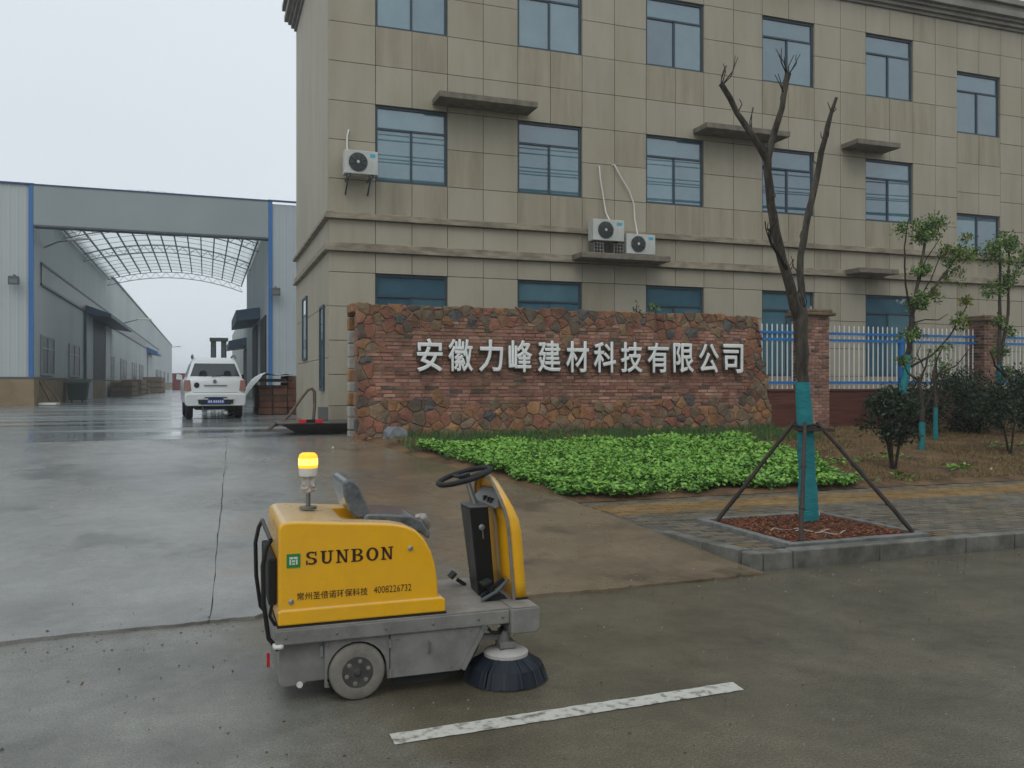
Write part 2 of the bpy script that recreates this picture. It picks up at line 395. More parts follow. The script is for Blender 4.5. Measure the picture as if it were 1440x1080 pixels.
class MB:
    def __init__(s): s.v = []; s.f = []; s.m = []; s.cur = 0

    def add(s, vs, fs):
        k = len(s.v); s.v += [tuple(p) for p in vs]
        for f in fs: s.f.append([i + k for i in f]); s.m.append(s.cur)
        return s

    def box(s, x0, x1, y0, y1, z0, z1):
        return s.hexa([(x0, y0, z0), (x1, y0, z0), (x1, y1, z0), (x0, y1, z0), (x0, y0, z1), (x1, y0, z1), (x1, y1, z1), (x0, y1, z1)])

    def hexa(s, p):
        return s.add(p, [(0, 3, 2, 1), (4, 5, 6, 7), (0, 1, 5, 4), (1, 2, 6, 5), (2, 3, 7, 6), (3, 0, 4, 7)])

    def bar(s, a, b, w, h=None, up=(0, 0, 1)):
        a, b = Vector(a), Vector(b); h = h or w
        d = (b - a).normalized(); u = Vector(up)
        if abs(d.dot(u)) > .98: u = Vector((0, 1, 0))
        r = d.cross(u).normalized() * w / 2; t = r.cross(d).normalized() * h / 2
        return s.hexa([a - r - t, a + r - t, a + r + t, a - r + t, b - r - t, b + r - t, b + r + t, b - r + t])

    def tube(s, pts, rad, n=8, cap=True):
        pts = [Vector(p) for p in pts]
        if not isinstance(rad, (list, tuple)): rad = [rad] * len(pts)
        k = len(s.v); ref = None
        for i, p in enumerate(pts):
            d = (pts[min(i + 1, len(pts) - 1)] - pts[max(i - 1, 0)]).normalized()
            if ref is None:
                ref = Vector((1, 0, 0)) if abs(d.x) < .9 else Vector((0, 1, 0))
            a = (ref - d * ref.dot(d)).normalized(); ref = a; b = d.cross(a)
            for j in range(n):
                t = 2 * pi * j / n; s.v.append(tuple(p + (a * cos(t) + b * sin(t)) * rad[i]))
        for i in range(len(pts) - 1):
            for j in range(n):
                j2 = (j + 1) % n
                s.f.append([k + i * n + j, k + i * n + j2, k + (i + 1) * n + j2, k + (i + 1) * n + j]); s.m.append(s.cur)
        if cap:
            s.f.append([k + j for j in range(n)][::-1]); s.m.append(s.cur)
            e = k + (len(pts) - 1) * n; s.f.append([e + j for j in range(n)]); s.m.append(s.cur)
        return s

    def lathe(s, c, prof, n=24, axis='z', cap=True):
        """prof: (radius, height) pairs revolved about an axis through c."""
        k = len(s.v)
        for r, h in prof:
            for j in range(n):
                t = 2 * pi * j / n; a, b = r * cos(t), r * sin(t)
                q = {'z': (a, b, h), 'y': (a, h, b), 'x': (h, a, b)}[axis]
                s.v.append((c[0] + q[0], c[1] + q[1], c[2] + q[2]))
        for i in range(len(prof) - 1):
            for j in range(n):
                j2 = (j + 1) % n
                s.f.append([k + i * n + j, k + i * n + j2, k + (i + 1) * n + j2, k + (i + 1) * n + j]); s.m.append(s.cur)
        if not cap: return s
        s.f.append([k + j for j in range(n)][::-1]); s.m.append(s.cur)
        e = k + (len(prof) - 1) * n; s.f.append([e + j for j in range(n)]); s.m.append(s.cur)
        return s

    def prism(s, poly, axis, a, b):
        """poly in the plane across axis ('y': (x,z); 'x': (y,z); 'z': (x,y)) extruded from a to b."""
        n = len(poly); mk = {'y': lambda p, t: (p[0], t, p[1]), 'x': lambda p, t: (t, p[0], p[1]), 'z': lambda p, t: (p[0], p[1], t)}[axis]
        vs = [mk(p, a) for p in poly] + [mk(p, b) for p in poly]
        return s.add(vs, [list(range(n))[::-1], list(range(n, 2 * n))] + [[i, (i + 1) % n, n + (i + 1) % n, n + i] for i in range(n)])

    def build(s, name, mat, parent=None, smooth=None, bev=0, seg=2, fixn=True, kind=None):
        o0 = Vector(root_of(parent).location) if parent else Vector((0, 0, 0))
        me = bpy.data.meshes.new(name)
        me.from_pydata([tuple(Vector(v) - o0) for v in s.v], [], s.f)
        for q in (mat if isinstance(mat, (list, tuple)) else [mat]):
            me.materials.append(MATS[q] if isinstance(q, str) else q)
        if isinstance(mat, (list, tuple)) and len(mat) > 1:
            me.polygons.foreach_set('material_index', s.m)
        if fixn and len(s.f) < 20000:
            bm = bmesh.new(); bm.from_mesh(me); bmesh.ops.recalc_face_normals(bm, faces=bm.faces); bm.to_mesh(me); bm.free()
        if smooth:
            me.shade_smooth(); me.set_sharp_from_angle(angle=radians(smooth))
        me.update()
        o = link(name, me, parent)
        if bev:
            b = o.modifiers.new('bevel', 'BEVEL'); b.width = bev; b.segments = seg; b.limit_method = 'ANGLE'; b.angle_limit = radians(40)
        if kind: o['kind'] = kind
        return o


def frame_on(name, origin, ax, ay, w, h, t, d, mat, parent, bars_v=(), bars_h=()):
    """A rectangular frame with bars; ax, ay are the in-plane axes, the normal is ax x ay."""
    o, ax, ay = Vector(origin), Vector(ax), Vector(ay); nz = ax.cross(ay)
    mb = MB()

    def slab(x0, x1, y0, y1):
        p = []
        for zz in (0, d):
            for (x, y) in ((x0, y0), (x1, y0), (x1, y1), (x0, y1)): p.append(o + ax * x + ay * y + nz * zz)
        mb.hexa(p)
    slab(0, w, 0, t); slab(0, w, h - t, h); slab(0, t, t, h - t); slab(w - t, w, t, h - t)
    for b in bars_h: slab(t, w - t, b - t * .4, b + t * .4)
    for (b, y0, y1) in bars_v: slab(b - t * .4, b + t * .4, y0, y1)
    return mb.build(name, mat, parent)


def text_mesh(body, size, extrude=0., offset=0., shear=0., bevel=0.):
    c = bpy.data.curves.new('text', 'FONT'); c.body = body; c.size = size; c.extrude = extrude; c.offset = offset
    c.resolution_u = 3; c.shear = shear; c.bevel_depth = bevel; c.bevel_resolution = 1
    o = bpy.data.objects.new('text', c); COL.objects.link(o)
    dg = bpy.context.evaluated_depsgraph_get()
    me = bpy.data.meshes.new_from_object(o.evaluated_get(dg))
    bpy.data.objects.remove(o); bpy.data.curves.remove(c)
    me.materials.clear()
    return me


def fit_text(me, x0, x1, z0, z1, y):
    """Lay text (in xy) into the box of the x-z plane at depth y, facing -y."""
    xs = [v.co.x for v in me.vertices]; ys = [v.co.y for v in me.vertices]
    ax, bx, ay, by = min(xs), max(xs), min(ys), max(ys)
    for v in me.vertices:
        a, b, c = v.co
        v.co = (x0 + (a - ax) / (bx - ax) * (x1 - x0), y - c, z0 + (b - ay) / (by - ay) * (z1 - z0))
    me.update()


def leaf(mb, p, size, nrm=None, asp=.55, fold=.18):
    """One small pointed leaf: a kite folded along its midrib."""
    d = Vector((random.gauss(0, 1), random.gauss(0, 1), random.gauss(0, .7))).normalized() if nrm is None else nrm
    u = d.orthogonal().normalized()
    u.rotate(Matrix.Rotation(random.uniform(0, 2 * pi), 3, d)); w = d.cross(u)
    p = Vector(p); L_ = size; W = size * asp * .5
    mb.add([p, p + u * L_ * .5 + w * W + d * fold * W, p + u * L_, p + u * L_ * .5 - w * W + d * fold * W], [(0, 1, 2), (0, 2, 3)])


def sstep(a, b, x):
    t = max(0, min(1, (x - a) / (b - a))); return t * t * (3 - 2 * t)


def zdrive(y): return .6 * max(0, min(1, (y - 5.9) / 9.6)) ** 1.15
def zgarden(y): return .15 + .47 * max(0, min(1, (y - 9.4) / 5.3)) ** .9
def xedge(y):
    """Right-hand edge of the concrete driveway."""
    if y < 7.6: return 4.26 - .10 * (y - 6) / 1.6
    if y < 9.3: return 4.16 - .16 * (y - 7.6) / 1.7
    return 4.0 - 1.35 * (y - 9.3) / 5.2


# ================================================================== THE SETTING
g = MB().add([(-1500, -600, -.06), (1500, -600, -.06), (1500, 2500, -.06), (-1500, 2500, -.06)], [(0, 1, 2, 3)]).build('ground', 'ground')
g['kind'] = 'structure'
road = MB().add([(-90, -14, 0), (90, -14, 0), (90, 6.02, 0), (-90, 6.02, 0)], [(0, 1, 2, 3)]).build('road', 'road')
road['kind'] = 'structure'
# painted dash, worn edges
mb = MB(); n = 60; top = []; bot = []
for i in range(n + 1):
    t = i / n; x = .765 + t * (2.565 - .765); yc = 3.70 + t * .055
    top.append((x + .012 * t, yc + .058 + random.uniform(-.0035, .0035), .004)); bot.append((x, yc - .058 + random.uniform(-.0035, .0035), .004))
mb.add(top + bot, [(i, i + 1, n + 2 + i, n + 1 + i) for i in range(n)])
MBp = mb.build('painted_line', 'paint', road)
# driveway: two slabs with a joint, broken front edge
drive = empty('driveway', (0, 5.9, 0), kind='structure')


def slab(name, xl, xr, parent):
    mb = MB(); ys = []; y = 5.86
    while y < 15.5: ys.append(y); y += .16
    ys.append(15.52); nx = 90
    V = []
    for r, y in enumerate(ys):
        a, b = xl(y), xr(y)
        for i in range(nx + 1):
            x = a + (b - a) * i / nx; yy = y
            if r == 0: yy = 5.86 + .04 * sin(x * 1.3 + 1) + .008 * sin(x * 6.1) + random.uniform(-.01, .01) + (.04 if random.random() < .06 else 0)
            V.append((x, yy, zdrive(yy) + .020 + .006 * sin(x * 1.7) * sin(y * 1.1)))
    F = [(r * (nx + 1) + i, r * (nx + 1) + i + 1, (r + 1) * (nx + 1) + i + 1, (r + 1) * (nx + 1) + i) for r in range(len(ys) - 1) for i in range(nx)]
    k = len(V)
    V += [(V[i][0], V[i][1] - .006, -.03) for i in range(nx + 1)]
    F += [(i, k + i, k + i + 1, i + 1) for i in range(nx)]
    for side in (0, nx):
        k = len(V); V += [(V[r * (nx + 1) + side][0], V[r * (nx + 1) + side][1], V[r * (nx + 1) + side][2] - .08) for r in range(len(ys))]
        F += [(r * (nx + 1) + side, (r + 1) * (nx + 1) + side, k + r + 1, k + r) for r in range(len(ys) - 1)]
    return mb.add(V, F).build(name, 'driveway', parent, smooth=50)


def jx(y): return .03 + .034 * (y - 6) + .004 * sin(y * 2.1) + .003 * sin(y * 7.3)
def jw(y): return .0016 + .002 * max(0, sin(y * 3.3)) ** 3 + .003 * max(0, sin(y * 9.1 + 1)) ** 4 + (.003 if 8.2 < y < 11 else 0) * abs(sin(y * 11))


slab('slab', lambda y: -4.45, lambda y: jx(y) - jw(y), drive)
slab('slab', lambda y: jx(y) + jw(y), xedge, drive)
slab('slab', lambda y: -16., lambda y: -4.47, drive)
mb = MB(); _ys = [5.95 + 9.5 * k / 40 for k in range(41)]
mb.add([p for y in _ys for p in ((-16, y, zdrive(y) + .004), (xedge(y) - .03, y, zdrive(y) + .004))], [(2 * k, 2 * k + 1, 2 * k + 3, 2 * k + 2) for k in range(40)]).build('bedding', 'bedding', drive)
yard = MB().add([(-120, 15.5, .6), (120, 15.5, .6), (120, 420, .6), (-120, 420, .6), (-120, 15.5, -.1), (120, 15.5, -.1)], [(0, 1, 2, 3), (4, 5, 1, 0)]).build('yard', 'yard')
yard['kind'] = 'structure'
# garden soil
mb = MB(); NX, NY = 110, 40; V = []
for j in range(NY + 1):
    y = 9.42 + 5.9 * j / NY
    for i in range(NX + 1):
        a = xedge(y) + .02; x = a + (30 - a) * (i / NX) ** 1.3
        h = zgarden(y) + .035 * sin(x * 1.9 + y) * sin(y * 2.3) + random.uniform(-.012, .012)
        if x < a + .3: h = zdrive(y) + .0 + (h - zdrive(y)) * (x - a) / .3 + .01
        if j == 0: h = .13
        V.append((x, y, h))
soil = mb.add(V, [(j * (NX + 1) + i, j * (NX + 1) + i + 1, (j + 1) * (NX + 1) + i + 1, (j + 1) * (NX + 1) + i) for j in range(NY) for i in range(NX)]).build('garden_soil', 'soil', smooth=60)
soil['kind'] = 'structure'

# pavement: kerb stones and pavers
pave = empty('pavement', (4.3, 6.1, 0), kind='structure')
MB().prism([(4.27, 6.3), (30, 6.3), (30, 9.42), (3.99, 9.42), (4.17, 7.6)], 'z', .0, .118).build('bedding', 'bedding', pave)
xs = [4.27, 4.40, 4.70, 5.62, 6.62, 7.22, 7.52, 8.45, 9.45]
while xs[-1] < 27: xs.append(xs[-1] + 1.0)
for a, b in zip(xs[:-1], xs[1:]):
    dz = random.uniform(-.004, .004)
    MB().box(a + .004, b - .004, 6.06 + random.uniform(-.004, .004), 6.20, -.05, .135 + dz).build('kerb_stone', 'kerb', pave, bev=.012)
# flared kerb sinking into the driveway
for i in range(3):
    y0, y1 = 6.22 + i * .5, 6.22 + (i + 1) * .5 - .006
    za, zb = zdrive(y0) + .02 + .115 * (1 - (y0 - 6.2) / 1.55), zdrive(y1) + .02 + .115 * max(.04, 1 - (y1 - 6.2) / 1.55)
    xa, xb = xedge(y0), xedge(y1)
    MB().hexa([(xa, y0, -.03), (xa + .13, y0, -.03), (xb + .13, y1, -.03), (xb, y1, -.03), (xa, y0, za), (xa + .13, y0, za), (xb + .13, y1, zb), (xb, y1, zb)]).build('kerb_stone', 'kerb', pave, bev=.008)
PIT = (4.80, 6.36, 6.24, 7.76)
cand = []
row = 0; y = 6.215
while y < 9.32:
    x = 4.42 - (row % 2) * .1 - (.12 if y > 7.7 else 0) - (.1 if y > 8.6 else 0)
    while x < 24:
        if not (x + .2 > PIT[0] - .04 and x < PIT[1] + .04 and y + .1 > PIT[2] - .03 and y < PIT[3] + .04): cand.append((x, y))
        x += .202
    y += .102; row += 1


def showsize(p): return 1 / ((p[0] * .336 + p[1] * .942) ** 2)


vis = [p for p in cand if -.34 < ((p[0] * cos(TH) - p[1] * sin(TH)) / (p[0] * sin(TH) + p[1] * cos(TH))) < .6]
near = set(sorted(vis, key=showsize, reverse=True)[:300])
paver_me = {}


def paver_geo(mb, x, y, z):
    c = .006
    mb.add([(x, y, .10), (x + .198, y, .10), (x + .198, y + .098, .10), (x, y + .098, .10),
            (x + c, y + c, z), (x + .198 - c, y + c, z), (x + .198 - c, y + .098 - c, z), (x + c, y + .098 - c, z)],
           [(4, 5, 6, 7), (0, 1, 5, 4), (1, 2, 6, 5), (2, 3, 7, 6), (3, 0, 4, 7)])


def paver_kind(x, y):
    if 8.35 < y < 9.0: return 3 + (random.random() < .4)
    if random.random() < .04: return 4
    return random.randrange(3)


PMN = ['paver0', 'paver1', 'paver2', 'paver_ochre0', 'paver_ochre1']
for k in range(5):
    mb = MB(); paver_geo(mb, 0, 0, .132); me = bpy.data.meshes.new('paver'); me.from_pydata(mb.v, [], mb.f); me.materials.append(MATS[PMN[k]]); paver_me[k] = me
far = MB()
for p in cand:
    k = paver_kind(*p); dz = random.uniform(-.003, .003)
    if p in near:
        o = link('paver', paver_me[k], pave); o.location = (p[0] - 4.3, p[1] - 6.1, dz)
    else:
        far.cur = k; paver_geo(far, p[0], p[1], .132 + dz)
far.build('pavers', PMN, pave, fixn=False, kind='stuff')

# tree pit
pit = empty('tree_pit', (5.6, 7.0, .12), 'square tree pit edged with pale kerb stones and filled with red brown bark mulch', 'tree pit')
x0, x1, y0, y1 = PIT
for (a, b, c, d) in ((x0, x0 + .08, y0 + .08, y1), (x1 - .08, x1, y0, y1 - .08), (x0 + .08, x1, y1 - .08, y1), (x0, x0 + .8, y0, y0 + .08), (x0 + .805, x1 - .08, y0, y0 + .08)):
    MB().box(a, b, c, d, .05, .158 + random.uniform(-.003, .003)).build('edging_stone', 'kerb_pit', pit, bev=.008)
mb = MB(); n = 26; V = []
for j in range(n + 1):
    for i in range(n + 1):
        x = x0 + .08 + (x1 - x0 - .16) * i / n; y = y0 + .08 + (y1 - y0 - .16) * j / n
        V.append((x, y, .142 + .05 * math.exp(-((x - 5.68) ** 2 + (y - 7.09) ** 2) / .12) + random.uniform(-.006, .006)))
mb.add(V, [(j * (n + 1) + i, j * (n + 1) + i + 1, (j + 1) * (n + 1) + i + 1, (j + 1) * (n + 1) + i) for j in range(n) for i in range(n)])
mb.build('mulch_bed', 'mulch', pit, smooth=60)
mb = MB()
for i in range(1500):
    x = random.uniform(x0 + .12, x1 - .12); y = random.uniform(y0 + .12, y1 - .12)
    z = .148 + .05 * math.exp(-((x - 5.68) ** 2 + (y - 7.09) ** 2) / .12)
    mb.cur = random.randrange(4); a = random.uniform(0, pi); L_ = random.uniform(.015, .05)
    mb.bar((x, y, z), (x + cos(a) * L_, y + sin(a) * L_, z + random.uniform(-.006, .014)), random.uniform(.008, .018), .005)
mb.build('bark_chips', CH, pit, fixn=False, kind='stuff')


def blob(name, c, r, mat, label, cat, seed, sc=(1, 1, .7), parent=None):
    rr = random.Random(seed); bm = bmesh.new(); bmesh.ops.create_icosphere(bm, subdivisions=2, radius=1)
    for v in bm.verts:
        k = r * rr.uniform(.78, 1.15); v.co = Vector((v.co.x * k * sc[0], v.co.y * k * sc[1], v.co.z * k * sc[2]))
    me = bpy.data.meshes.new(name); bm.to_mesh(me); bm.free(); me.materials.append(MATS[mat])
    o = link(name, me, parent); o.location = c
    return tag(o, label, cat)


blob('rock', (5.98, 7.42, .19), .085, 'rock_white', 'pale broken lump of rock lying in the mulch behind the tree trunk', 'rock', 3)
blob('rock', (3.05, 14.55, .66), .2, 'rock_grey', 'blue grey squared stone at the bottom left corner of the sign wall', 'rock', 5, (1.1, .7, .85))
for i, (x, y) in enumerate(((5.05, 6.85), (5.25, 6.7), (5.35, 6.55))):
    pts = [(x + t * .34, y + .05 * sin(t * 5 + i), .162 + .012 * sin(t * 9)) for t in (0, .2, .4, .6, .8, 1)]
    tag(MB().tube(pts, .006, 5).build('dry_twig', 'twig_pale', smooth=60),
        ['pale dry twig on the mulch, the one farthest from the road', 'middle one of three pale dry twigs on the mulch', 'pale dry twig on the mulch, the one nearest the road'][i], 'twig', 'dry twigs on the mulch')

# ================================================================== OFFICE BUILDING
YF = 18.0; XB = 2.4
bld = empty('office_building', (12, 21, .6), 'three storey tan panelled office building with blue tinted windows', 'building')
MB().box(XB + .12, 27.0, YF + .12, 24.75, .5, 12.12).build('core_wall', 'core', bld)
MB().box(27.0, 27.1, YF + .12, 24.75, .5, 11.9).build('end_wall', 'panel', bld)
WX = [3.37, 6.56, 9.78, 13.02, 16.22, 19.32, 22.5]; WW = 1.57
cols = [XB, 3.37]
for i, x in enumerate(WX):
    if i: cols.append(x)
    cols += [x + WW / 2, x + WW]
    nx_ = WX[i + 1] if i + 1 < len(WX) else 25.6
    if i + 1 < len(WX): cols.append((x + WW + nx_) / 2)
cols += [24.8, 25.6, 27.0]
FL = [(1.75, 3.88), (5.82, 7.44), (9.08, 10.72)]
base_rows = [(.6, 1.1), (1.1, 1.75), (1.75, 2.46), (2.46, 3.17), (3.17, 3.88), (3.88, 4.31), (4.49, 4.98), (5.12, 5.82), (5.82, 6.63), (6.63, 7.44), (7.44, 8.26), (8.26, 9.08), (9.08, 9.9), (9.9, 10.72), (10.72, 11.44)]
stair_rows = [(.6, 1.3), (1.3, 2.2), (2.2, 3.05), (3.05, 3.88), (3.88, 4.31), (4.49, 4.98), (5.12, 6.22), (6.22, 6.8), (6.8, 7.6), (7.6, 8.42), (8.42, 9.26), (9.26, 10.1), (10.1, 10.72), (10.72, 11.44)]
stair_win = [(5.12, 6.22), (8.42, 10.1)]
gap = .0065
wins = []
for i, x in enumerate(WX):
    if i == 5:
        for a, b in stair_win: wins.append((x, a, b, i))
    else:
        for a, b in FL: wins.append((x, a, b, i))
for a, b in zip(cols[:-1], cols[1:]):
    mid = (a + b) / 2
    wi = next((i for i, x in enumerate(WX) if x < mid < x + WW), None)
    for (z0, z1) in (stair_rows if wi == 5 else base_rows):
        zc = (z0 + z1) / 2
        if any(abs(w[0] - WX[wi]) < .01 and w[1] < zc < w[2] for w in wins) if wi is not None else False: continue
        below = wi is not None and any(abs(w[0] - WX[wi]) < .01 and -.01 < w[1] - z1 < .3 for w in wins)
        MB().box(a + gap, b - gap, YF + random.uniform(0, .004), YF + .118, z0 + gap, z1 - gap).build('wall_panel', 'panel_stained' if below or random.random() < .1 else 'panel', bld)
for (z0, z1) in [(.6, 2.1), (2.1, 3.2), (3.2, 4.31), (4.49, 4.98), (5.12, 11.44)]:
    MB().box(XB, XB + .118, YF + .122, 24.75, z0 + gap, z1 - gap).build('wall_panel', 'panel', bld)
# string courses and cornice (front and side mitred as L shaped prisms)


def lcourse(name, out, z0, z1, mat):
    P_ = [(XB - out, YF - out), (27.15, YF - out), (27.15, YF + .1), (XB + .1, YF + .1), (XB + .1, 24.75 + out * .3), (XB - out, 24.75 + out * .3)]
    return MB().prism(P_, 'z', z0, z1).build(name, mat, bld, bev=.008)


lcourse('string_course', .06, 4.37, 4.49, 'band'); lcourse('string_course', .10, 4.31, 4.368, 'band')
lcourse('string_course', .06, 5.04, 5.12, 'band'); lcourse('string_course', .10, 4.98, 5.038, 'band')
for i, (o_, z0, z1) in enumerate([(.06, 11.44, 11.52), (.14, 11.522, 11.62), (.22, 11.622, 11.70), (.32, 11.702, 11.86), (.28, 11.862, 12.0), (.38, 12.002, 12.15)]):
    lcourse('cornice', o_, z0, z1, 'cornice')
for (x, z0, z1, i) in wins:
    h = z1 - z0; hw = WW
    d0 = YF + .115
    tall = h > 1.3
    tr = h * .70
    ground_floor = z1 < 4
    bh = (tr,) if tall else ()
    if ground_floor: tr = h * .78; bh = (tr, h * .52)
    bv = [(hw / 2, .05, tr if tall else h - .05)]
    fr = frame_on('window', (x, d0, z0), (1, 0, 0), (0, 0, 1), hw, h, .055, .055, 'win_frame', bld, bv, bh)
    px_ = [(0, hw / 2, 0, tr if tall else h), (hw / 2, hw, 0, tr if tall else h)]
    if tall: px_.append((0, hw, tr, h))
    for q, (a, b, c, e) in enumerate(px_):
        a_, b_ = (a + .05 if a == 0 else a + .018), (b - .05 if b == hw else b - .018)
        c_, e_ = (c + .05 if c == 0 else c + .018), (e - .05 if e == h else e - .018)
        MB().box(x + a_, x + b_, d0 - .022 - (.012 if q == 1 else 0), d0 - .012 - (.012 if q == 1 else 0), z0 + c_, z0 + e_).build('pane', random.choice(['glass0', 'glass1', 'glass2']), fr)
for (y0_, y1_, z0, z1) in ((21.9, 22.9, 2.15, 3.75), (18.62, 19.3, 1.4, 3.25)):
    fr = frame_on('window', (XB - .002, y1_, z0), (0, -1, 0), (0, 0, 1), y1_ - y0_, z1 - z0, .06, .04, 'win_frame', bld)
    MB().box(XB - .02, XB - .004, y0_ + .05, y1_ - .05, z0 + .05, z1 - .05).build('pane', 'glass1', fr)
for (a, b, z) in ((4.6, 6.81, 7.56), (11.05, 13.4, 7.56), (15.43, 16.8, 7.6), (7.85, 10.09, 4.36), (15.5, 16.74, 4.36)):
    MB().prism([(a, YF + .02), (a, YF - .6), (b, YF - .6), (b, YF + .02)], 'z', z + .0, z + .13).build('concrete_ledge', 'ledge', bld, bev=.012)

# air conditioners


def ac_unit(x, z, w, h, label, sticker=True):
    r = empty('air_conditioner', (x + w / 2, YF - .3, z), label, 'air conditioner', 'outdoor units on the facade')
    y0, y1 = YF - .44, YF - .16
    MB().box(x, x + w, y0, y1, z, z + h).build('casing', 'ac_white', r, bev=.012)
    c = (x + w * .40, y0, z + h * .5); R = h * .40
    MB().lathe((c[0], y0 - .004, c[2]), [(R, 0), (R, -.012), (R * .93, -.016), (.001, -.016)][::-1], 28, 'y').build('fan_grille', 'ac_grille', r, smooth=40)
    mb = MB()
    for k in range(5): mb.lathe((c[0], y0 - .024, c[2]), [(R * (.3 + .15 * k) + .004, 0), (R * (.3 + .15 * k) - .004, 0), (R * (.3 + .15 * k) - .004, .006), (R * (.3 + .15 * k) + .004, .006), (R * (.3 + .15 * k) + .004, 0)], 24, 'y')
    mb2 = MB()
    for k in range(4):
        t = k * pi / 4 + .3; mb2.bar((c[0] - R * cos(t), y0 - .03, c[2] - R * sin(t)), (c[0] + R * cos(t), y0 - .03, c[2] + R * sin(t)), .008, .006)
    mb2.build('grille_bars', 'ac_grille', r)
    MB().lathe((c[0], y0 - .034, c[2]), [(.03, .02), (.035, .01), (.03, 0), (.001, -.004)], 14, 'y').build('hub', 'ac_white', r, smooth=40)
    if sticker: MB().box(x + w * .76, x + w * .92, y0 - .004, y0 - .001, z + h * .74, z + h * .88).build('sticker', 'sticker_cyan', r)
    for dx in (.1, .8): MB().box(x + w * dx, x + w * dx + .06, y0 + .02, y1 - .02, z - .03, z - .001).build('foot', 'ac_grille', r)
    return r


r = ac_unit(2.66, 5.84, .68, .48, 'white air conditioner on brackets beside the top left window near the building corner')
for dx in (2.74, 3.2):
    mb = MB(); mb.bar((dx, YF, 5.79), (dx, YF - .46, 5.79), .03, .04); mb.bar((dx, YF, 5.5), (dx, YF - .4, 5.77), .03, .03); mb.build('bracket', 'steel_dark', r)
MB().tube([(2.82, YF + .02, 6.82), (2.8, YF - .05, 6.83), (2.77, YF - .06, 6.7), (2.76, YF - .08, 6.45), (2.78, YF - .2, 6.3)], .018, 7).build('pipe', 'white_plastic', r, smooth=60)
r = ac_unit(8.2, 4.79, .78, .48, 'white air conditioner raised on perforated blocks, left one on the lower ledge')
MB().tube([(8.55, YF + .02, 6.55), (8.53, YF - .06, 6.56), (8.55, YF - .07, 6.3), (8.62, YF - .07, 5.9), (8.68, YF - .1, 5.5), (8.72, YF - .25, 5.25)], .018, 7).build('pipe', 'white_plastic', r, smooth=60)
for x in (8.22, 8.72):
    b = empty('perforated_block', (x + .12, YF - .3, 4.49), 'grey perforated block under the raised air conditioner, the %s one' % ('left' if x < 8.5 else 'right'), 'block', 'blocks under the air conditioner')
    mb = MB(); y0, y1 = YF - .44, YF - .2
    for k in range(4): mb.box(x + k * .0733, x + k * .0733 + .022, y0, y1, 4.512, 4.738)
    for k in range(4): mb.box(x + .001, x + .241, y0 + .003, y1 - .003, 4.491 + k * .0753, 4.511 + k * .0753)
    mb.build('block_body', 'kerb', b)
    MB().box(x + .01, x + .232, y0 + .06, y1 - .01, 4.5, 4.735).build('block_back', 'steel_dark', b)
r = ac_unit(9.04, 4.525, .74, .46, 'white air conditioner standing directly on the lower ledge, right one of the pair')
MB().tube([(8.9, YF + .02, 6.62), (8.92, YF - .06, 6.63), (9.05, YF - .07, 6.4), (9.3, YF - .06, 6.05), (9.42, YF - .06, 5.75), (9.44, YF - .07, 5.4), (9.42, YF - .25, 5.0)], .018, 7).build('pipe', 'white_plastic', r, smooth=60)

# ================================================================== SIGN WALL
SX0, SX1, SZ0, SZ1, SY = 2.5, 11.08, .5, 2.96, 14.95


def xr(z): return SX1 - .42 * (z - .6) / 2.35


sw = empty('sign_wall', (6.8, 15.3, .6), 'long red brick sign wall framed with rough brown stones and white lettering', 'sign wall')
MB().prism([(SX0 + .03, .4), (SX1 - .03, .4), (xr(SZ1) - .05, SZ1 - .03), (SX0 + .03, SZ1 - .03)], 'y', SY - .017, SY + .5).build('wall_core', 'mortar', sw)
MB().box(SX0 + .10, SX0 + .6, SY + .502, 15.9, .4, 2.86).build('side_return', 'stucco_dark', sw)
# stones by Voronoi cells
rs = random.Random(21)
seeds = []
W_, H_ = SX1 - SX0, SZ1 - SZ0
tries = 0
while len(seeds) < 640 and tries < 40000:
    tries += 1
    p = (rs.uniform(SX0, SX1), rs.uniform(SZ0, SZ1))
    dm = rs.uniform(.11, .36)
    if all((p[0] - q[0]) ** 2 + (p[1] - q[1]) ** 2 > dm * dm for q in seeds): seeds.append(p)


def stone_zone(p):
    x, z = p
    wob = .10 * sin(x * 2.3) + .07 * sin(x * 5.1 + 1) + .05 * sin(x * 9.7 + 2)
    wz = .10 * sin(z * 6.3) + .06 * sin(z * 11 + 2)
    return z > SZ1 - .40 - wob or z < SZ0 + .72 + wob or x < SX0 + .36 + wz * 1.6 or x > xr(z) - .5 - wz * 1.5


flags = [stone_zone(p) for p in seeds]
wts = [rs.uniform(0, .016) for p in seeds]


def clip(poly, a, b, c):
    out = []
    for i in range(len(poly)):
        p, q = poly[i], poly[(i + 1) % len(poly)]
        dp, dq = a * p[0] + b * p[1] - c, a * q[0] + b * q[1] - c
        if dp <= 0: out.append(p)
        if (dp < 0 < dq) or (dq < 0 < dp):
            t = dp / (dp - dq); out.append((p[0] + (q[0] - p[0]) * t, p[1] + (q[1] - p[1]) * t))
    return out


def cell(i):
    s = seeds[i]; poly = [(SX0 - .02, SZ0), (SX1 + .02, SZ0), (SX1 + .02, SZ1 + rs.uniform(-.05, .03)), (SX0 - .02, SZ1 + rs.uniform(-.04, .02))]
    poly = clip(poly, 1, .42 / 2.35, SX1 + .42 * .6 / 2.35 + rs.uniform(-.02, .06))
    for j, q in enumerate(seeds):
        if j == i: continue
        dx, dz = q[0] - s[0], q[1] - s[1]
        if dx * dx + dz * dz > 1.6: continue
        c = (q[0] ** 2 - s[0] ** 2 + q[1] ** 2 - s[1] ** 2) / 2 + (wts[i] - wts[j]) / 2
        poly = clip(poly, dx, dz, c)
        if len(poly) < 3: return None
    return poly


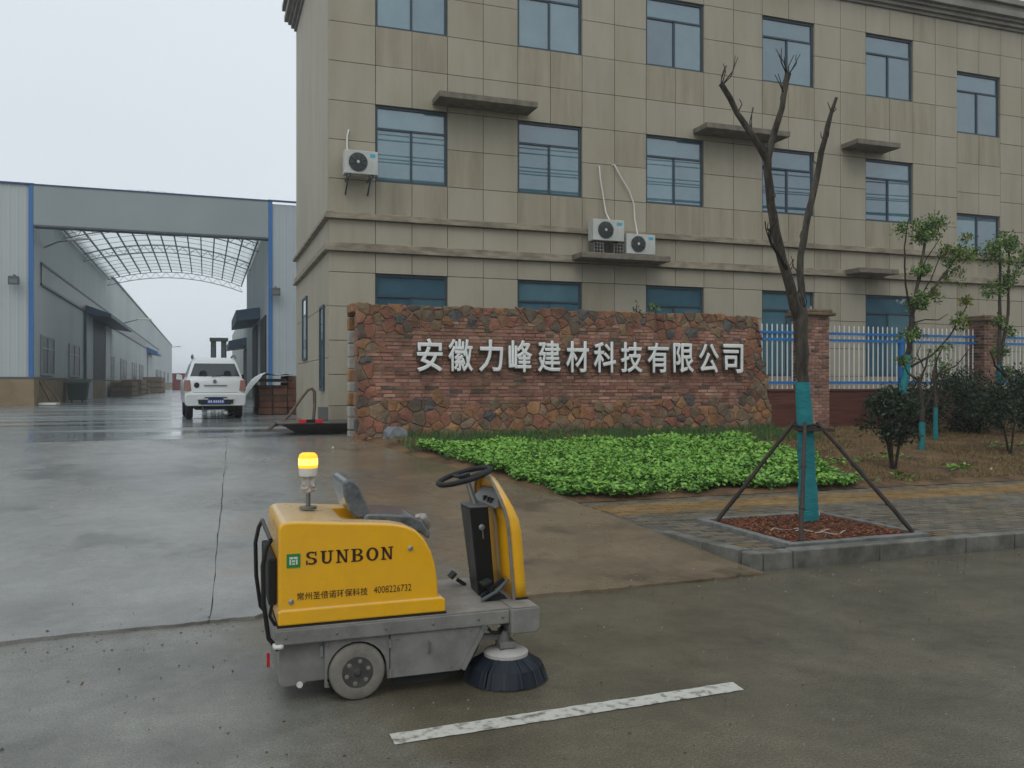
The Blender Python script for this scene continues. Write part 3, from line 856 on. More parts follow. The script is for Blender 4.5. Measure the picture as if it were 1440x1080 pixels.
def stone_mesh(poly, y, depth, name, parent, mat, shrink=.004):
    cx = sum(p[0] for p in poly) / len(poly); cz = sum(p[1] for p in poly) / len(poly)
    pts = []
    for i, p in enumerate(poly):        # drop tiny edges, jitter the outline
        q = poly[(i + 1) % len(poly)]
        if math.hypot(p[0] - q[0], p[1] - q[1]) > .025: pts.append(p)
    if len(pts) < 3: return None
    out = []
    for i, p in enumerate(pts):
        q = pts[(i + 1) % len(pts)]
        out.append(p); L_ = math.hypot(p[0] - q[0], p[1] - q[1])
        if L_ > .12: out.append(((p[0] + q[0]) / 2 + rs.uniform(-.13, .13) * L_, (p[1] + q[1]) / 2 + rs.uniform(-.13, .13) * L_))
    def ring(k, yy):
        r_ = []
        for (x, z) in out:
            d = math.hypot(x - cx, z - cz) or 1; f = max(0, d - k) / d
            r_.append((cx + (x - cx) * f, yy + rs.uniform(-.006, .006), cz + (z - cz) * f))
        return r_
    n = len(out)
    V = ring(shrink, y + .03) + ring(shrink + .004, y - depth * .6) + ring(shrink + .016, y - depth) + [(cx, y - depth - rs.uniform(0, .016), cz)]
    F = [[r_ * n + i, r_ * n + (i + 1) % n, (r_ + 1) * n + (i + 1) % n, (r_ + 1) * n + i] for r_ in range(2) for i in range(n)] + [[2 * n + i, 2 * n + (i + 1) % n, 3 * n] for i in range(n)]
    mb = MB().add(V, F)
    return mb.build(name, mat, parent)


cellpolys = {}
for i, f in enumerate(flags):
    if f:
        pl = cell(i)
        if pl and len(pl) >= 3:
            cellpolys[i] = pl
            w = rs.random()
            low = seeds[i][1] < 1.2
            k = rs.choice([0, 1, 2, 5, 7, 0, 3, 2] if low else [0, 1, 2, 3, 7, 4, 3, 1]) if w > .09 else rs.choice([4, 6])
            stone_mesh(pl, SY, rs.uniform(.028, .048), 'stone', sw, ST[k])
# rough stones on the left end and its back corner
z = .5; i = 0
while z < 2.9:
    h = rs.uniform(.16, .3)
    MB().prism([(SY + .01, z + .01), (SY + .02, z + h - .02), (SY + .22 + rs.uniform(0, .2), z + h - .01), (SY + .2 + rs.uniform(0, .2), z + .012)], 'x', SX0 - .012 - rs.uniform(0, .03), SX0 + .1).build('stone', ST[rs.choice([0, 3, 6, 1, 3])], sw, bev=.012)
    MB().box(SX0 - .03, SX0 + .12, 15.82, 15.98 + rs.uniform(0, .06), z + .008, z + h - .008).build('stone', 'mortar_pale' if rs.random() < .5 else ST[rs.randrange(8)], sw, bev=.02)
    z += h
for x in [SX0 + .05 + .22 * k for k in range(3)]:
    MB().prism([(x - .1, 15.0 + .4), (x + .1, 15.42), (x + .11, 15.95), (x - .1, 15.93)], 'z', 2.84, 2.98 + rs.uniform(-.03, .03)).build('stone', ST[rs.randrange(8)], sw, bev=.02)
# bricks
bw, bh_, bj = .205, .056, .009
lens = [.205, .15, .24]
rows = []
z = SZ0 + .3; brc = []
while z < SZ1 - .1:
    x = SX0 + .1 - rs.uniform(0, .2)
    while x < xr(z) - .1:
        L_ = rs.choice(lens)
        pts = [(x, z), (x + L_, z), (x, z + bh_), (x + L_, z + bh_), (x + L_ / 2, z + bh_ / 2)]
        vis_ = False
        for p in pts:
            j = min(range(len(seeds)), key=lambda q: (seeds[q][0] - p[0]) ** 2 + (seeds[q][1] - p[1]) ** 2 - wts[q])
            if not flags[j]: vis_ = True; break
        if vis_ and SX0 + .05 < x and x + L_ < xr(z) - .05: brc.append((x, z, L_))
        x += L_ + bj
    z += bh_ + bj
def bgeo(mb, x, y, z, L_, h, d, c=.004):
    mb.add([(x, y, z), (x + L_, y, z), (x + L_, y, z + h), (x, y, z + h), (x + c, y - d, z + c), (x + L_ - c, y - d, z + c), (x + L_ - c, y - d, z + h - c), (x + c, y - d, z + h - c)],
           [(4, 5, 6, 7), (0, 1, 5, 4), (1, 2, 6, 5), (2, 3, 7, 6), (3, 0, 4, 7)])
near = set(sorted(brc, key=lambda b: -b[2] * bh_ / (b[0] * .336 + 14.0) ** 2)[:300])
bm_ = {}
for L_ in lens:
    for k in range(8):
        mb = MB(); bgeo(mb, 0, 0, 0, L_, bh_, .03); me = bpy.data.meshes.new('brick'); me.from_pydata(mb.v, [], mb.f); me.materials.append(BR[k]); bm_[(L_, k)] = me
far = MB(); BO = Vector(sw.location)
for b in brc:
    k = rs.choices(range(8), [5, 4, 4, 2, 3, 1, 3, 2])[0]; dy = rs.uniform(-.010, .006)
    if b in near:
        o = link('brick', bm_[(b[2], k)], sw); o.location = (b[0] - BO.x, SY + .004 + dy - BO.y, b[1] - BO.z)
    else:
        far.cur = k; bgeo(far, b[0], SY + .004 + dy, b[1], b[2], bh_, .03)
far.build('bricks', BR, sw, fixn=False, kind='stuff')
# lettering
CHS = '安徽力峰建材科技有限公司'
pitch = (10.25 - 3.50 - .47) / 11
for i, ch in enumerate(CHS):
    me = text_mesh(ch, 1.0, .03, .0, .0, .027)
    x = 3.50 + i * pitch
    fit_text(me, x, x + .475, 1.76, 2.36, SY - .10)
    for v in me.vertices: v.co -= BO
    me.materials.append(MATS['letter']); me.materials.append(MATS['letter_side'])
    me.update()
    for p in me.polygons: p.material_index = 0 if p.normal.y < -.35 else 1
    link('letter', me, sw)
# small plants growing from the wall top
for (x, n, hh, lab) in ((7.98, 14, .24, 'small spiky seedling sprouting from the top of the sign wall, left of the pair'), (8.36, 34, .22, 'bushier seedling on top of the sign wall in front of the window')):
    p = empty('seedling', (x, 15.1, 2.9), lab, 'plant'); mb = MB(); stem = MB()
    for k in range(n):
        a = random.uniform(0, 2 * pi); h = random.uniform(.05, hh); q = Vector((x + cos(a) * random.uniform(0, .1), 15.1 + sin(a) * .06, 2.9 + h)); mb.cur = random.randrange(4)
        leaf(mb, q, random.uniform(.08, .13), None, .35)
    stem.tube([(x, 15.1, 2.85), (x + .01, 15.1, 2.9 + hh * .9)], .008, 5); stem.build('stem', 'bark_dark', p); mb.build('foliage', G3[:3] + G2[:1], p, fixn=False)

# ================================================================== FENCE
FY = 15.25


def pillar(xc, label):
    p = empty('brick_pillar', (xc, FY + .05, .6), label, 'pillar', 'brick pillars of the fence')
    a, b, c, d = xc - .28, xc + .28, FY - .25, FY + .31
    MB().box(a + .012, b - .012, c + .012, d - .012, .4, 3.0).build('pillar_core', 'mortar_pale', p)
    z = .5; r_ = 0
    while z < 2.95:
        L_ = .178
        for k in range(4):
            x = a + k * (L_ + .012) - (r_ % 2) * .095
            x0_, x1_ = max(a, x), min(b, x + L_)
            if x1_ - x0_ < .03: continue
            mb = MB(); bgeo(mb, x0_, c + .014, z, x1_ - x0_, .053, .02, .003); mb.build('brick', BR[random.choices(range(8), [4, 5, 1, 6, 2, .6, 4, 1])[0]], p, fixn=False)
            y = c + k * (L_ + .012) - ((r_ + 1) % 2) * .095; y0_, y1_ = max(c + .02, y), min(d, y + L_)
            if y1_ - y0_ < .03: continue
            MB().box(a - .006, a + .02, y0_, y1_, z, z + .053).build('brick', BR[random.randrange(8)], p, fixn=False)
        z += .069; r_ += 1
    MB().prism([(a - .10, c - .10), (b + .10, c - .10), (b + .10, d + .10), (a - .10, d + .10)], 'z', 3.0, 3.07).build('cap', ST[2], p, bev=.02)
    MB().prism([(a - .05, c - .05), (b + .05, c - .05), (b + .05, d + .05), (a - .05, d + .05)], 'z', 3.072, 3.14).build('cap', ST[7], p, bev=.02)
    MB().lathe((xc, FY, 3.14), [(.02, 0), (.03, .03), (.02, .06), (.001, .1)], 8).build('finial', 'mortar_pale', p, smooth=40)


pillar(12.27, 'red brick fence pillar with stone cap behind the bare street tree')
pillar(17.2, 'red brick fence pillar with stone cap near the right edge')


def fence(a, b, label, post=True):
    f = empty('picket_fence', ((a + b) / 2, FY, .6), label, 'fence', 'white picket fence bays')
    MB().box(a, b, FY - .06, FY + .14, .4, 1.40).build('base_wall', 'base_tile', f)
    MB().box(a, b, FY - .09, FY + .17, 1.402, 1.44).build('coping', 'base_tile', f)
    for z in (1.58, 2.50, 2.645): MB().box(a, b, FY - .035, FY - .018, z - .026, z + .026).build('rail', 'fence_blue', f)
    n = int((b - a) / .128); st = (b - a) / n
    mb = MB(); mb.tube([(0, 0, 1.45), (0, 0, 2.78)], .0148, 6); mb.lathe((0, 0, 2.78), [(.0148, 0), (.018, .015), (.002, .05)], 6)
    o = mb.build('picket', 'fence_white', f, smooth=40); me = o.data
    for v in me.vertices: v.co += Vector(f.location) - Vector((0, 0, 0))
    bpy.data.objects.remove(o)
    for i in range(n):
        x = a + st * (i + .5)
        if post and abs(x - (a + b) / 2) < .07: continue
        o = link('picket', me, f); o.location = Vector((x, FY - .002, 0)) - Vector(f.location)
    if post: MB().box((a + b) / 2 - .045, (a + b) / 2 + .045, FY - .03, FY + .06, 1.44, 2.72).build('post', 'fence_blue', f, bev=.005)


fence(10.7, 11.98, 'short white picket bay between the sign wall and the first brick pillar', False)
fence(12.56, 16.91, 'long white picket bay with blue rails between the two brick pillars')
fence(17.49, 21.6, 'white picket bay with blue rails at the right edge beyond the second pillar')

# ================================================================== WAREHOUSES
WLX, WY = -7.1, 42.0


def ribbed(mb, axis, a, b, z0, z1, pos, sgn, step=.32, rib=.014):
    """Ribbed metal cladding in a vertical plane."""
    t = a; pts = []
    while t < b:
        for dt, d in ((0, 0), (.035, 1), (.075, 1), (.11, 0)): pts.append((min(t + dt, b), d))
        t += step
    pts.append((b, 0)); V = []
    for zz in (z0, z1):
        for t, d in pts:
            q = pos + sgn * rib * d
            V.append((t, q, zz) if axis == 'x' else (q, t, zz))
    n = len(pts); mb.add(V, [(i, i + 1, n + i + 1, n + i) for i in range(n - 1)])
    return mb


wl_ = empty('warehouse', (-16, 120, .6), 'long pale metal warehouse on the left with blue corner trim and tan plinth', 'warehouse')
MB().box(-40, WLX - .05, WY + .05, 207, .5, 10.1).build('wall_core', 'clad', wl_)
ribbed(MB(), 'x', -40, WLX, 1.8, 10.15, WY, -1).build('front_cladding', 'clad', wl_, fixn=False)
ribbed(MB(), 'y', WY, 207, 1.8, 10.15, WLX, 1).build('side_cladding', 'clad', wl_, fixn=False)
MB().box(-40, WLX + .12, WY - .12, WY + .04, .5, 1.78).build('plinth', 'plinth', wl_)
MB().box(WLX - .04, WLX + .12, WY + .041, 207, .5, 1.78).build('plinth', 'plinth', wl_)
MB().box(-40, WLX + .14, WY - .14, 207, 1.782, 1.86).build('plinth_flashing', 'steel_dark', wl_)
MB().prism([(WLX - .10, WY - .07), (WLX + .08, WY - .07), (WLX + .08, WY + .15), (WLX + .04, WY + .15), (WLX + .04, WY - .035), (WLX - .10, WY - .035)], 'z', 1.865, 10.2).build('corner_trim', 'trim_blue', wl_)
MB().box(-40, WLX + .1, WY - .1, WY + .06, 10.16, 10.23).build('eaves_trim', 'trim_slate', wl_)
MB().box(WLX - .3, WLX + .1, WY + .061, 207, 10.1, 10.26).build('gutter', 'steel_dark', wl_)
MB().box(WLX + .03, WLX + .06, 44.2, 118, 6.15, 7.0).build('skylight_strip', 'strip_green', wl_)
for z in (6.1, 7.05): MB().box(WLX + .03, WLX + .10, 44, 150, z - .05, z + .05).build('flashing', 'steel_dark', wl_)


def wwin(par, x, y0, y1, z0, z1, sg=1):
    fr = frame_on('window', (x, y0, z0), (0, 1, 0), (0, 0, 1), y1 - y0, z1 - z0, .08, .06, 'frame_grey', par, [((y1 - y0) / 2, .1, z1 - z0 - .1)], [(z1 - z0) * .68])
    MB().box(x + .012 * sg, x + .03 * sg, y0 + .05, y1 - .05, z0 + .05, z1 - .05).build('pane', 'glass_dull', fr)


for (a, b) in ((44.0, 47.6), (52.6, 56.6), (73.5, 77), (83.2, 88.5), (95.5, 101), (106, 112), (140, 146), (152, 158), (166, 172), (182, 188)):
    wwin(wl_, WLX + .03, a, b, 1.95, 3.8)
d = MB().box(WLX + .0, WLX + .09, 62.5, 70.0, .6, 5.9).build('door_bay', 'doorway_dark', wl_)  # flat dark sheet painting the shade inside the open doorway
MB().box(WLX + .03, WLX + .14, 59.2, 62.4, .6, 6.0).build('door_panel', 'clad_blue_grey', wl_)
MB().box(WLX + .03, WLX + .14, 70.1, 73.0, .6, 5.9).build('door_panel', 'clad', wl_)
MB().box(WLX + .03, WLX + .16, 58.9, 59.2, .6, 6.1).build('door_post', 'steel_dark', wl_)
MB().prism([(WLX + .03, 5.95), (WLX + 1.5, 5.75), (WLX + 1.5, 5.98), (WLX + .03, 6.5)], 'y', 59.5, 76).build('awning', 'awning_blue', wl_)
MB().prism([(WLX + .03, 5.6), (WLX + 1.3, 5.4), (WLX + 1.3, 5.7), (WLX + .03, 6.3)], 'y', 119, 130).build('awning', 'trim_blue', wl_)
MB().box(WLX + .03, WLX + .14, 120, 129, .6, 5.4).build('door_bay', 'clad_blue_grey', wl_)


def flood(x, z, lab):
    f = empty('floodlight', (x, WY - .2, z), lab, 'floodlight', 'floodlights on the warehouse fronts')
    MB().bar((x, WY - .02, z + .25), (x, WY - .4, z + .25), .05).build('arm', 'steel_dark', f)
    MB().hexa([(x - .2, WY - .5, z - .18), (x + .2, WY - .5, z - .18), (x + .2, WY - .25, z - .12), (x - .2, WY - .25, z - .12), (x - .2, WY - .5, z + .2), (x + .2, WY - .5, z + .2), (x + .2, WY - .25, z + .14), (x - .2, WY - .25, z + .14)]).build('housing', 'steel_dark', f, bev=.01)
    MB().box(x - .15, x + .15, WY - .512, WY - .502, z - .10, z + .06).build('lens', 'steel_dull', f)


flood(-7.7, 5.95, 'small floodlight on the left warehouse front beside the blue corner')
flood(3.1, 5.85, 'small floodlight on the right warehouse front beside the blue corner')
lamp = empty('wall_lamp', (WLX, 45, 8.1), 'white street lamp head on an arm under the gate canopy at left', 'lamp')
MB().tube([(WLX + .02, 45, 7.9), (WLX + .6, 45, 8.2), (WLX + 1.1, 45, 8.3)], .035, 6).build('arm', 'steel_dull', lamp, smooth=50)
MB().hexa([(WLX + 1.0, 44.85, 8.26), (WLX + 2.0, 44.9, 8.4), (WLX + 2.0, 45.1, 8.4), (WLX + 1.0, 45.15, 8.26), (WLX + 1.0, 44.88, 8.36), (WLX + 2.0, 44.92, 8.46), (WLX + 2.0, 45.08, 8.46), (WLX + 1.0, 45.12, 8.36)]).build('lamp_head', 'white_plastic', lamp, bev=.02)
lamp = empty('wall_lamp', (WLX, 86, 6.7), 'far street lamp head on an arm half way along the left warehouse', 'lamp')
MB().tube([(WLX + .02, 86, 7.1), (WLX + 1.3, 86, 7.5)], .05, 6).build('arm', 'steel_dull', lamp, smooth=50)
MB().box(WLX + 1.2, WLX + 2.4, 85.8, 86.2, 7.45, 7.6).build('lamp_head', 'white_plastic', lamp, bev=.03)

WRX = 2.87
wr = empty('warehouse', (14, 54, .6), 'pale blue grey warehouse behind the tan office building', 'warehouse')
MB().box(WRX + .05, 26, WY + .05, 66.3, .5, 10.0).build('wall_core', 'clad_blue_grey', wr)
ribbed(MB(), 'x', WRX, 26, .62, 10.05, WY, -1).build('front_cladding', 'clad_blue_grey', wr, fixn=False)
ribbed(MB(), 'y', WY, 66.3, .62, 10.05, WRX, -1).build('side_cladding', 'clad_blue_grey', wr, fixn=False)
MB().prism([(WRX - .08, WY - .07), (WRX + .10, WY - .07), (WRX + .10, WY - .035), (WRX - .04, WY - .035), (WRX - .04, WY + .15), (WRX - .08, WY + .15)], 'z', .6, 10.2).build('corner_trim', 'trim_blue', wr)
MB().box(WRX - .1, 26, WY - .1, WY + .06, 10.16, 10.23).build('eaves_trim', 'trim_slate', wr)
MB().box(WRX - .07, WRX + .02, 44.5, 48.5, .6, 5.0).build('door_bay', 'doorway_dark', wr)
MB().box(WRX - .07, WRX + .02, 52, 57, .6, 5.0).build('door_bay', 'doorway_dark', wr)
MB().prism([(WRX - .04, 5.2), (WRX - 1.3, 5.0), (WRX - 1.3, 5.6), (WRX - .04, 5.8)], 'y', 49.5, 58).build('awning', 'awning_blue', wr)
wr2 = empty('warehouse', (14, 80, .6), 'farther grey warehouse beyond the gate on the right side of the yard', 'warehouse')
MB().box(WRX + .25, 26, 66.6, 110, .5, 7.5).build('wall_core', 'clad', wr2)
ribbed(MB(), 'y', 66.6, 110, .62, 7.5, WRX + .2, -1).build('side_cladding', 'clad', wr2, fixn=False)
MB().prism([(WRX + .14, 4.5), (WRX - 1.2, 4.3), (WRX - 1.2, 4.8), (WRX + .14, 5.1)], 'y', 68, 76).build('awning', 'awning_blue', wr2)
MB().box(WRX + .1, WRX + .19, 69, 75, .6, 4.3).build('door_bay', 'doorway_dark', wr2)

# gate header with arched translucent roof
gate = empty('gate_canopy', (-2.1, 57, .6), 'grey gate header with arched translucent roof spanning between the two warehouses', 'canopy')
MB().box(WLX + .09, WRX - .085, WY - .06, WY + .5, 8.45, 10.16).build('header', 'clad_header', gate)
MB().box(WLX + .09, WRX - .085, WY - .10, WY + .54, 10.162, 10.21).build('header_cap', 'trim_slate', gate)
MB().box(WLX + .09, WRX - .085, WY - .09, WY + .53, 8.37, 8.448).build('header_soffit', 'steel_dark', gate)
ax0, ax1 = WLX + .1, WRX - .1; AY1 = 72.0; Z0, RISE = 9.5, .85


def zarch(x): t = (x - ax0) / (ax1 - ax0); return Z0 + RISE * 4 * t * (1 - t) - .15 * t


NA = 44; V = []; pr = []
for i in range(NA + 1):
    x = ax0 + (ax1 - ax0) * i / NA; pr.append((x, zarch(x) + (.035 if i % 2 else 0)))
mb = MB(); n = len(pr)
mb.add([(x, WY + .56, z + .12) for x, z in pr] + [(x, AY1, z + .12) for x, z in pr], [(i, i + 1, n + i + 1, n + i) for i in range(n - 1)])
mb.build('roof_sheet', 'roof_sheet', gate, fixn=False)
for k in range(14):
    x = ax0 + .06 + (ax1 - ax0 - .12) * k / 13; z = zarch(x) + .05
    MB().box(x - .035, x + .035, WY + .56, AY1, z - .05, z + .05).build('purlin', 'steel_grey', gate)
for k in range(16):
    y = WY + 2.2 + k * 1.8; MB().tube([(ax0 + (ax1 - ax0) * i / 26, y, zarch(ax0 + (ax1 - ax0) * i / 26) + .085) for i in range(27)], .016, 5).build('batten', 'steel_grey', gate)
for y in (49.5, 58.0, 71.6):
    mb = MB(); top = []; bot = []
    for i in range(27):
        x = ax0 + (ax1 - ax0) * i / 26; top.append((x, y, zarch(x) - .06)); bot.append((x, y, zarch(x) - .50))
    mb.tube(top, .03, 6); mb.tube(bot, .03, 6)
    for i in range(26):
        a, b = (top[i], bot[i + 1]) if i % 2 else (bot[i], top[i + 1]); mb.tube([a, b], .016, 4)
    mb.build('truss', 'steel_grey', gate)

# yard clutter along the left warehouse
for i, (x, y, w, l, h, lab) in enumerate(((-6.0, 71, 1.5, 6.2, 1.1, 'brown stack of boards beside the dark doorway, nearest of the row'), (-5.9, 80, 1.5, 7, 1.35, 'brown board stack, second along the left warehouse'), (-5.9, 91, 1.2, 4, 1.0, 'narrow brown board stack between two larger ones at left'), (-5.3, 98, 1.8, 10, 1.7, 'tallest brown board stack farthest along the left warehouse'))):
    r = empty('board_stack', (x, y, .6), lab, 'stack', 'board stacks along the left warehouse')
    n = 3
    for k in range(n):
        dz = h / n; MB().box(x - w / 2 + random.uniform(-.04, .04), x + w / 2 + random.uniform(-.04, .04), y + random.uniform(0, .2), y + l - random.uniform(0, .2), .6 + k * dz + .03, .6 + (k + 1) * dz - .02).build('board_layer', 'pallet_brown', r, bev=.02)
    for k in range(3): MB().box(x - w / 2 + .1, x + w / 2 - .1, y + .3 + k * l * .35, y + .6 + k * l * .35, .6, .6 + h - .01).build('spacer', 'pallet_brown', r)
r = empty('waste_bin', (-6.3, 50.5, .6), 'dark green wheeled bin against the left warehouse plinth', 'bin')
MB().hexa([(-6.75, 50.1, .7), (-5.95, 50.1, .7), (-5.95, 50.9, .7), (-6.75, 50.9, .7), (-6.85, 50, 1.6), (-5.85, 50, 1.6), (-5.85, 51, 1.6), (-6.85, 51, 1.6)]).build('tub', 'bin_green', r, bev=.03)
MB().prism([(49.95, 1.605), (51.05, 1.605), (51.0, 1.72), (50.0, 1.68)], 'x', -6.9, -5.8).build('lid', 'bin_green', r, bev=.02)
for x in (-6.6, -6.1): MB().lathe((x, 50.15, .7), [(.1, -.03), (.1, .03)], 12, 'x').build('wheel', 'tyre', r)
for i in range(2):
    tag(MB().bar((-6.5 + i * .3, 43.4 + i * .6, .62), (-7.0 + i * .08, 43.1 + i * .6, 1.75), .14, .05).build('plank', 'wood'), 'weathered plank leaning on the left warehouse plinth, %s one' % ('left' if i == 0 else 'right'), 'plank', 'planks leaning at left')
tag(MB().prism([(-6.9, 42.4), (-6.2, 42.3), (-6.1, 42.9), (-6.8, 43.0)], 'z', .62, .72).build('foam_board', 'white_plastic', bev=.02), 'white scrap board lying at the foot of the leaning planks', 'board')

# far objects in the yard
for i, (x, y, w, l, h, mt, lab) in enumerate(((-2.6, 150, 5.0, 6, 2.6, 'red_dull', 'far red container closing the end of the yard at left'), (4.0, 118, 5, 6, 2.2, 'red_dull', 'far red container behind the white car at right'))):
    r = empty('container', (x, y, .6), lab, 'container', 'red containers at the end of the yard')
    ribbed(MB(), 'x', x - w / 2, x + w / 2, .7, .6 + h, y, -1, .35, .06).build('end_wall', mt, r, fixn=False)
    MB().box(x - w / 2, x + w / 2, y + .02, y + l, .62, .6 + h).build('body', mt, r)
    MB().box(x - w / 2 - .03, x + w / 2 + .03, y - .08, y + l, .6 + h, .7 + h).build('top_rail', mt, r)
r = empty('street_lamp', (-7.9, 209, .6), 'tiny far street lamp arm past the end of the left warehouse', 'lamp')
MB().tube([(-7.9, 209, .6), (-7.9, 209, 9.4), (-7.0, 209, 9.9), (-6.0, 209, 10.0)], .06, 6).build('pole', 'steel_dull', r, smooth=50)
MB().box(-6.3, -5.3, 208.8, 209.2, 9.95, 10.1).build('lamp_head', 'steel_dark', r)

# tarpaulin covered brick pile and steel trough with bent arm
r = empty('brick_pile', (2.4, 29, .6), 'red brick stacks half covered by a clear plastic sheet beside the office', 'brick pile')
for i in range(4):
    for k in range(6):
        MB().box(1.55 + i * .44 + random.uniform(-.02, .02), 1.55 + i * .44 + .41, 27.6 + random.uniform(-.03, .03), 30.5, .62 + k * .2, .62 + k * .2 + .19 - (.0 if i > 1 or k < 4 else .1)).build('brick_layer', BR[(i * 3 + k) % 3 * 2 % 8], r, bev=.01)
mb = MB(); V = []; NU, NV = 26, 14
for j in range(NV + 1):
    for i in range(NU + 1):
        u, v = i / NU, j / NV
        x = .55 + u * 2.0; zt = .62 + 1.30 * sstep(.0, .6, u) + .05 * sin(u * 14 + v * 5) * (1 - u)
        y = 27.2 + v * 3.4 - .5 * (1 - u) * (1 - v)
        am = .05 * (1 - sstep(.5, .65, u)) + .008; V.append((x, y, max(.62, zt - .07 + am * sin(u * 23 + v * 11) + random.uniform(-.4, .4) * am)))
mb.add(V, [(j * (NU + 1) + i, j * (NU + 1) + i + 1, (j + 1) * (NU + 1) + i + 1, (j + 1) * (NU + 1) + i) for j in range(NV) for i in range(NU)])
mb.build('plastic_sheet', 'sheet_plastic', r, smooth=80, fixn=False)
r = empty('steel_trough', (2.0, 17.6, .6), 'low dark steel trough with red reflectors and a rusty bent arm by the building corner', 'trough')
MB().hexa([(1.62, 16.6, .62), (2.6, 16.6, .62), (2.6, 17.5, .62), (1.62, 17.5, .62), (1.3, 16.35, .80), (2.9, 16.35, .80), (2.9, 17.7, .80), (1.3, 17.7, .80)]).build('trough_body', 'trough', r, bev=.02)
MB().prism([(1.26, 16.31), (2.94, 16.31), (2.94, 17.74), (1.26, 17.74)], 'z', .802, .825).build('rim', 'trough', r, bev=.006)
for x in (1.62, 1.93): MB().box(x, x + .14, 16.29, 16.306, .828, .89).build('reflector', 'reflector', r)
MB().box(1.76, 1.93, 16.312, 16.34, .826, .89).build('reflector_bracket', 'black', r)
MB().tube([(1.40, 17.2, .82), (1.55, 17.25, .95), (1.76, 17.3, 1.25), (1.9, 17.3, 1.43), (1.98, 17.3, 1.46), (2.03, 17.3, 1.40), (2.03, 17.3, 1.1), (2.0, 17.25, .82)], [.028, .028, .026, .028, .032, .036, .034, .03], 8).build('bent_arm', 'rust', r, smooth=50)
MB().tube([(1.14, 17.05, .68), (1.25, 17.1, .76), (1.45, 17.2, .83)], [.03, .035, .04], 7).build('drawbar', 'rust', r, smooth=50)
MB().box(2.1, 2.3, 17.3, 17.36, .826, 1.1).build('control_box', 'steel_dull', r, bev=.01)

# ================================================================== WHITE CAR


def rrect(w, y0, y1, z, rad, n=4):
    P_ = []
    for (cx, cy, a0) in ((w - rad, y1 - rad, 0), (-w + rad, y1 - rad, 90), (-w + rad, y0 + rad, 180), (w - rad, y0 + rad, 270)):
        for i in range(n + 1):
            t = radians(a0 + 90 * i / n); P_.append((cx + rad * cos(t), cy + rad * sin(t), z))
    return P_


car = empty('white_car', (0, 0, 0), 'white compact off-road car seen from behind in the wet yard', 'car')


def loft(levels, name, mat, parent, rad=.16):
    mb = MB(); n = 20; V = []
    for (z, w, y0, y1, rd) in levels: V += rrect(w, y0, y1, z, rd)
    F = [[r_ * n + i, r_ * n + (i + 1) % n, (r_ + 1) * n + (i + 1) % n, (r_ + 1) * n + i] for r_ in range(len(levels) - 1) for i in range(n)]
    F += [list(range(n))[::-1], [(len(levels) - 1) * n + i for i in range(n)]]
    return mb.add(V, F).build(name, mat, parent, smooth=38)


loft([(.42, .80, .12, 3.72, .16), (.48, .83, .05, 3.8, .18), (.70, .84, .10, 3.82, .18), (.95, .845, .12, 3.8, .18), (1.05, .83, .14, 3.7, .18), (1.09, .80, .17, 2.95, .16)], 'body', 'car_white', car)
loft([(1.06, .785, .16, 2.8, .14), (1.12, .775, .19, 2.72, .14), (1.48, .66, .42, 2.05, .14), (1.60, .61, .52, 1.85, .14), (1.66, .55, .62, 1.7, .14), (1.68, .4, .8, 1.5, .12)], 'cabin', 'car_white', car)
MB().prism([(-.84, .42), (-.80, .36), (.80, .36), (.84, .42), (.855, .66), (.80, .70), (-.80, .70), (-.855, .66)], 'y', -.02, .2).build('bumper', 'car_white', car, bev=.04)
MB().box(-.8, .8, -.032, -.005, .375, .40).build('bumper_strip', 'white_plastic', car)
MB().prism([(-.42, .40), (.42, .40), (.36, .56), (.28, .60), (-.28, .60), (-.36, .56)], 'y', -.045, -.018).build('plate_recess', 'car_dark', car)
pl = MB().box(-.24, .24, -.07, -.05, .42, .54).build('number_plate', 'plate_blue', car)
for x in (-.36, .36): MB().box(x - .15, x + .15, -.06, -.022, .535, .565).build('step_light', 'white_plastic', car)
for x in (-.36, .36): MB().box(x - .12, x + .12, -.052, -.02, .42, .53).build('bumper_grille', 'car_dark', car)
# rear window
def sidey(z): return .19 + (z - 1.12) * (.23 / .36)
def widz(z): return .775 - (z - 1.12) * (.115 / .36)
mb = MB(); P_ = []
for (z, k) in ((1.16, .86), (1.51, .80)):
    for s in (-1, 1): P_.append((s * (widz(z) - .07) * 1.0 * (1 if z < 1.3 else .97), sidey(z) - .012, z))
mb.add([P_[0], P_[1], P_[3], P_[2]] + [(p[0], p[1] + .03, p[2]) for p in (P_[0], P_[1], P_[3], P_[2])], [(0, 1, 2, 3), (0, 4, 5, 1), (1, 5, 6, 2), (2, 6, 7, 3), (3, 7, 4, 0)])
rw = mb.build('rear_window', 'glass_car', car, bev=.01)
for x in (-.34, .34):
    MB().prism([(x - .11, 1.17), (x + .11, 1.17), (x + .10, 1.26), (x + .06, 1.31), (x - .06, 1.31), (x - .10, 1.26)], 'y', .196, .30).build('headrest', 'headrest', rw)
MB().tube([(-.1, .17, 1.15), (.1, .20, 1.17), (.28, .215, 1.19)], .009, 5).build('wiper', 'black', rw)
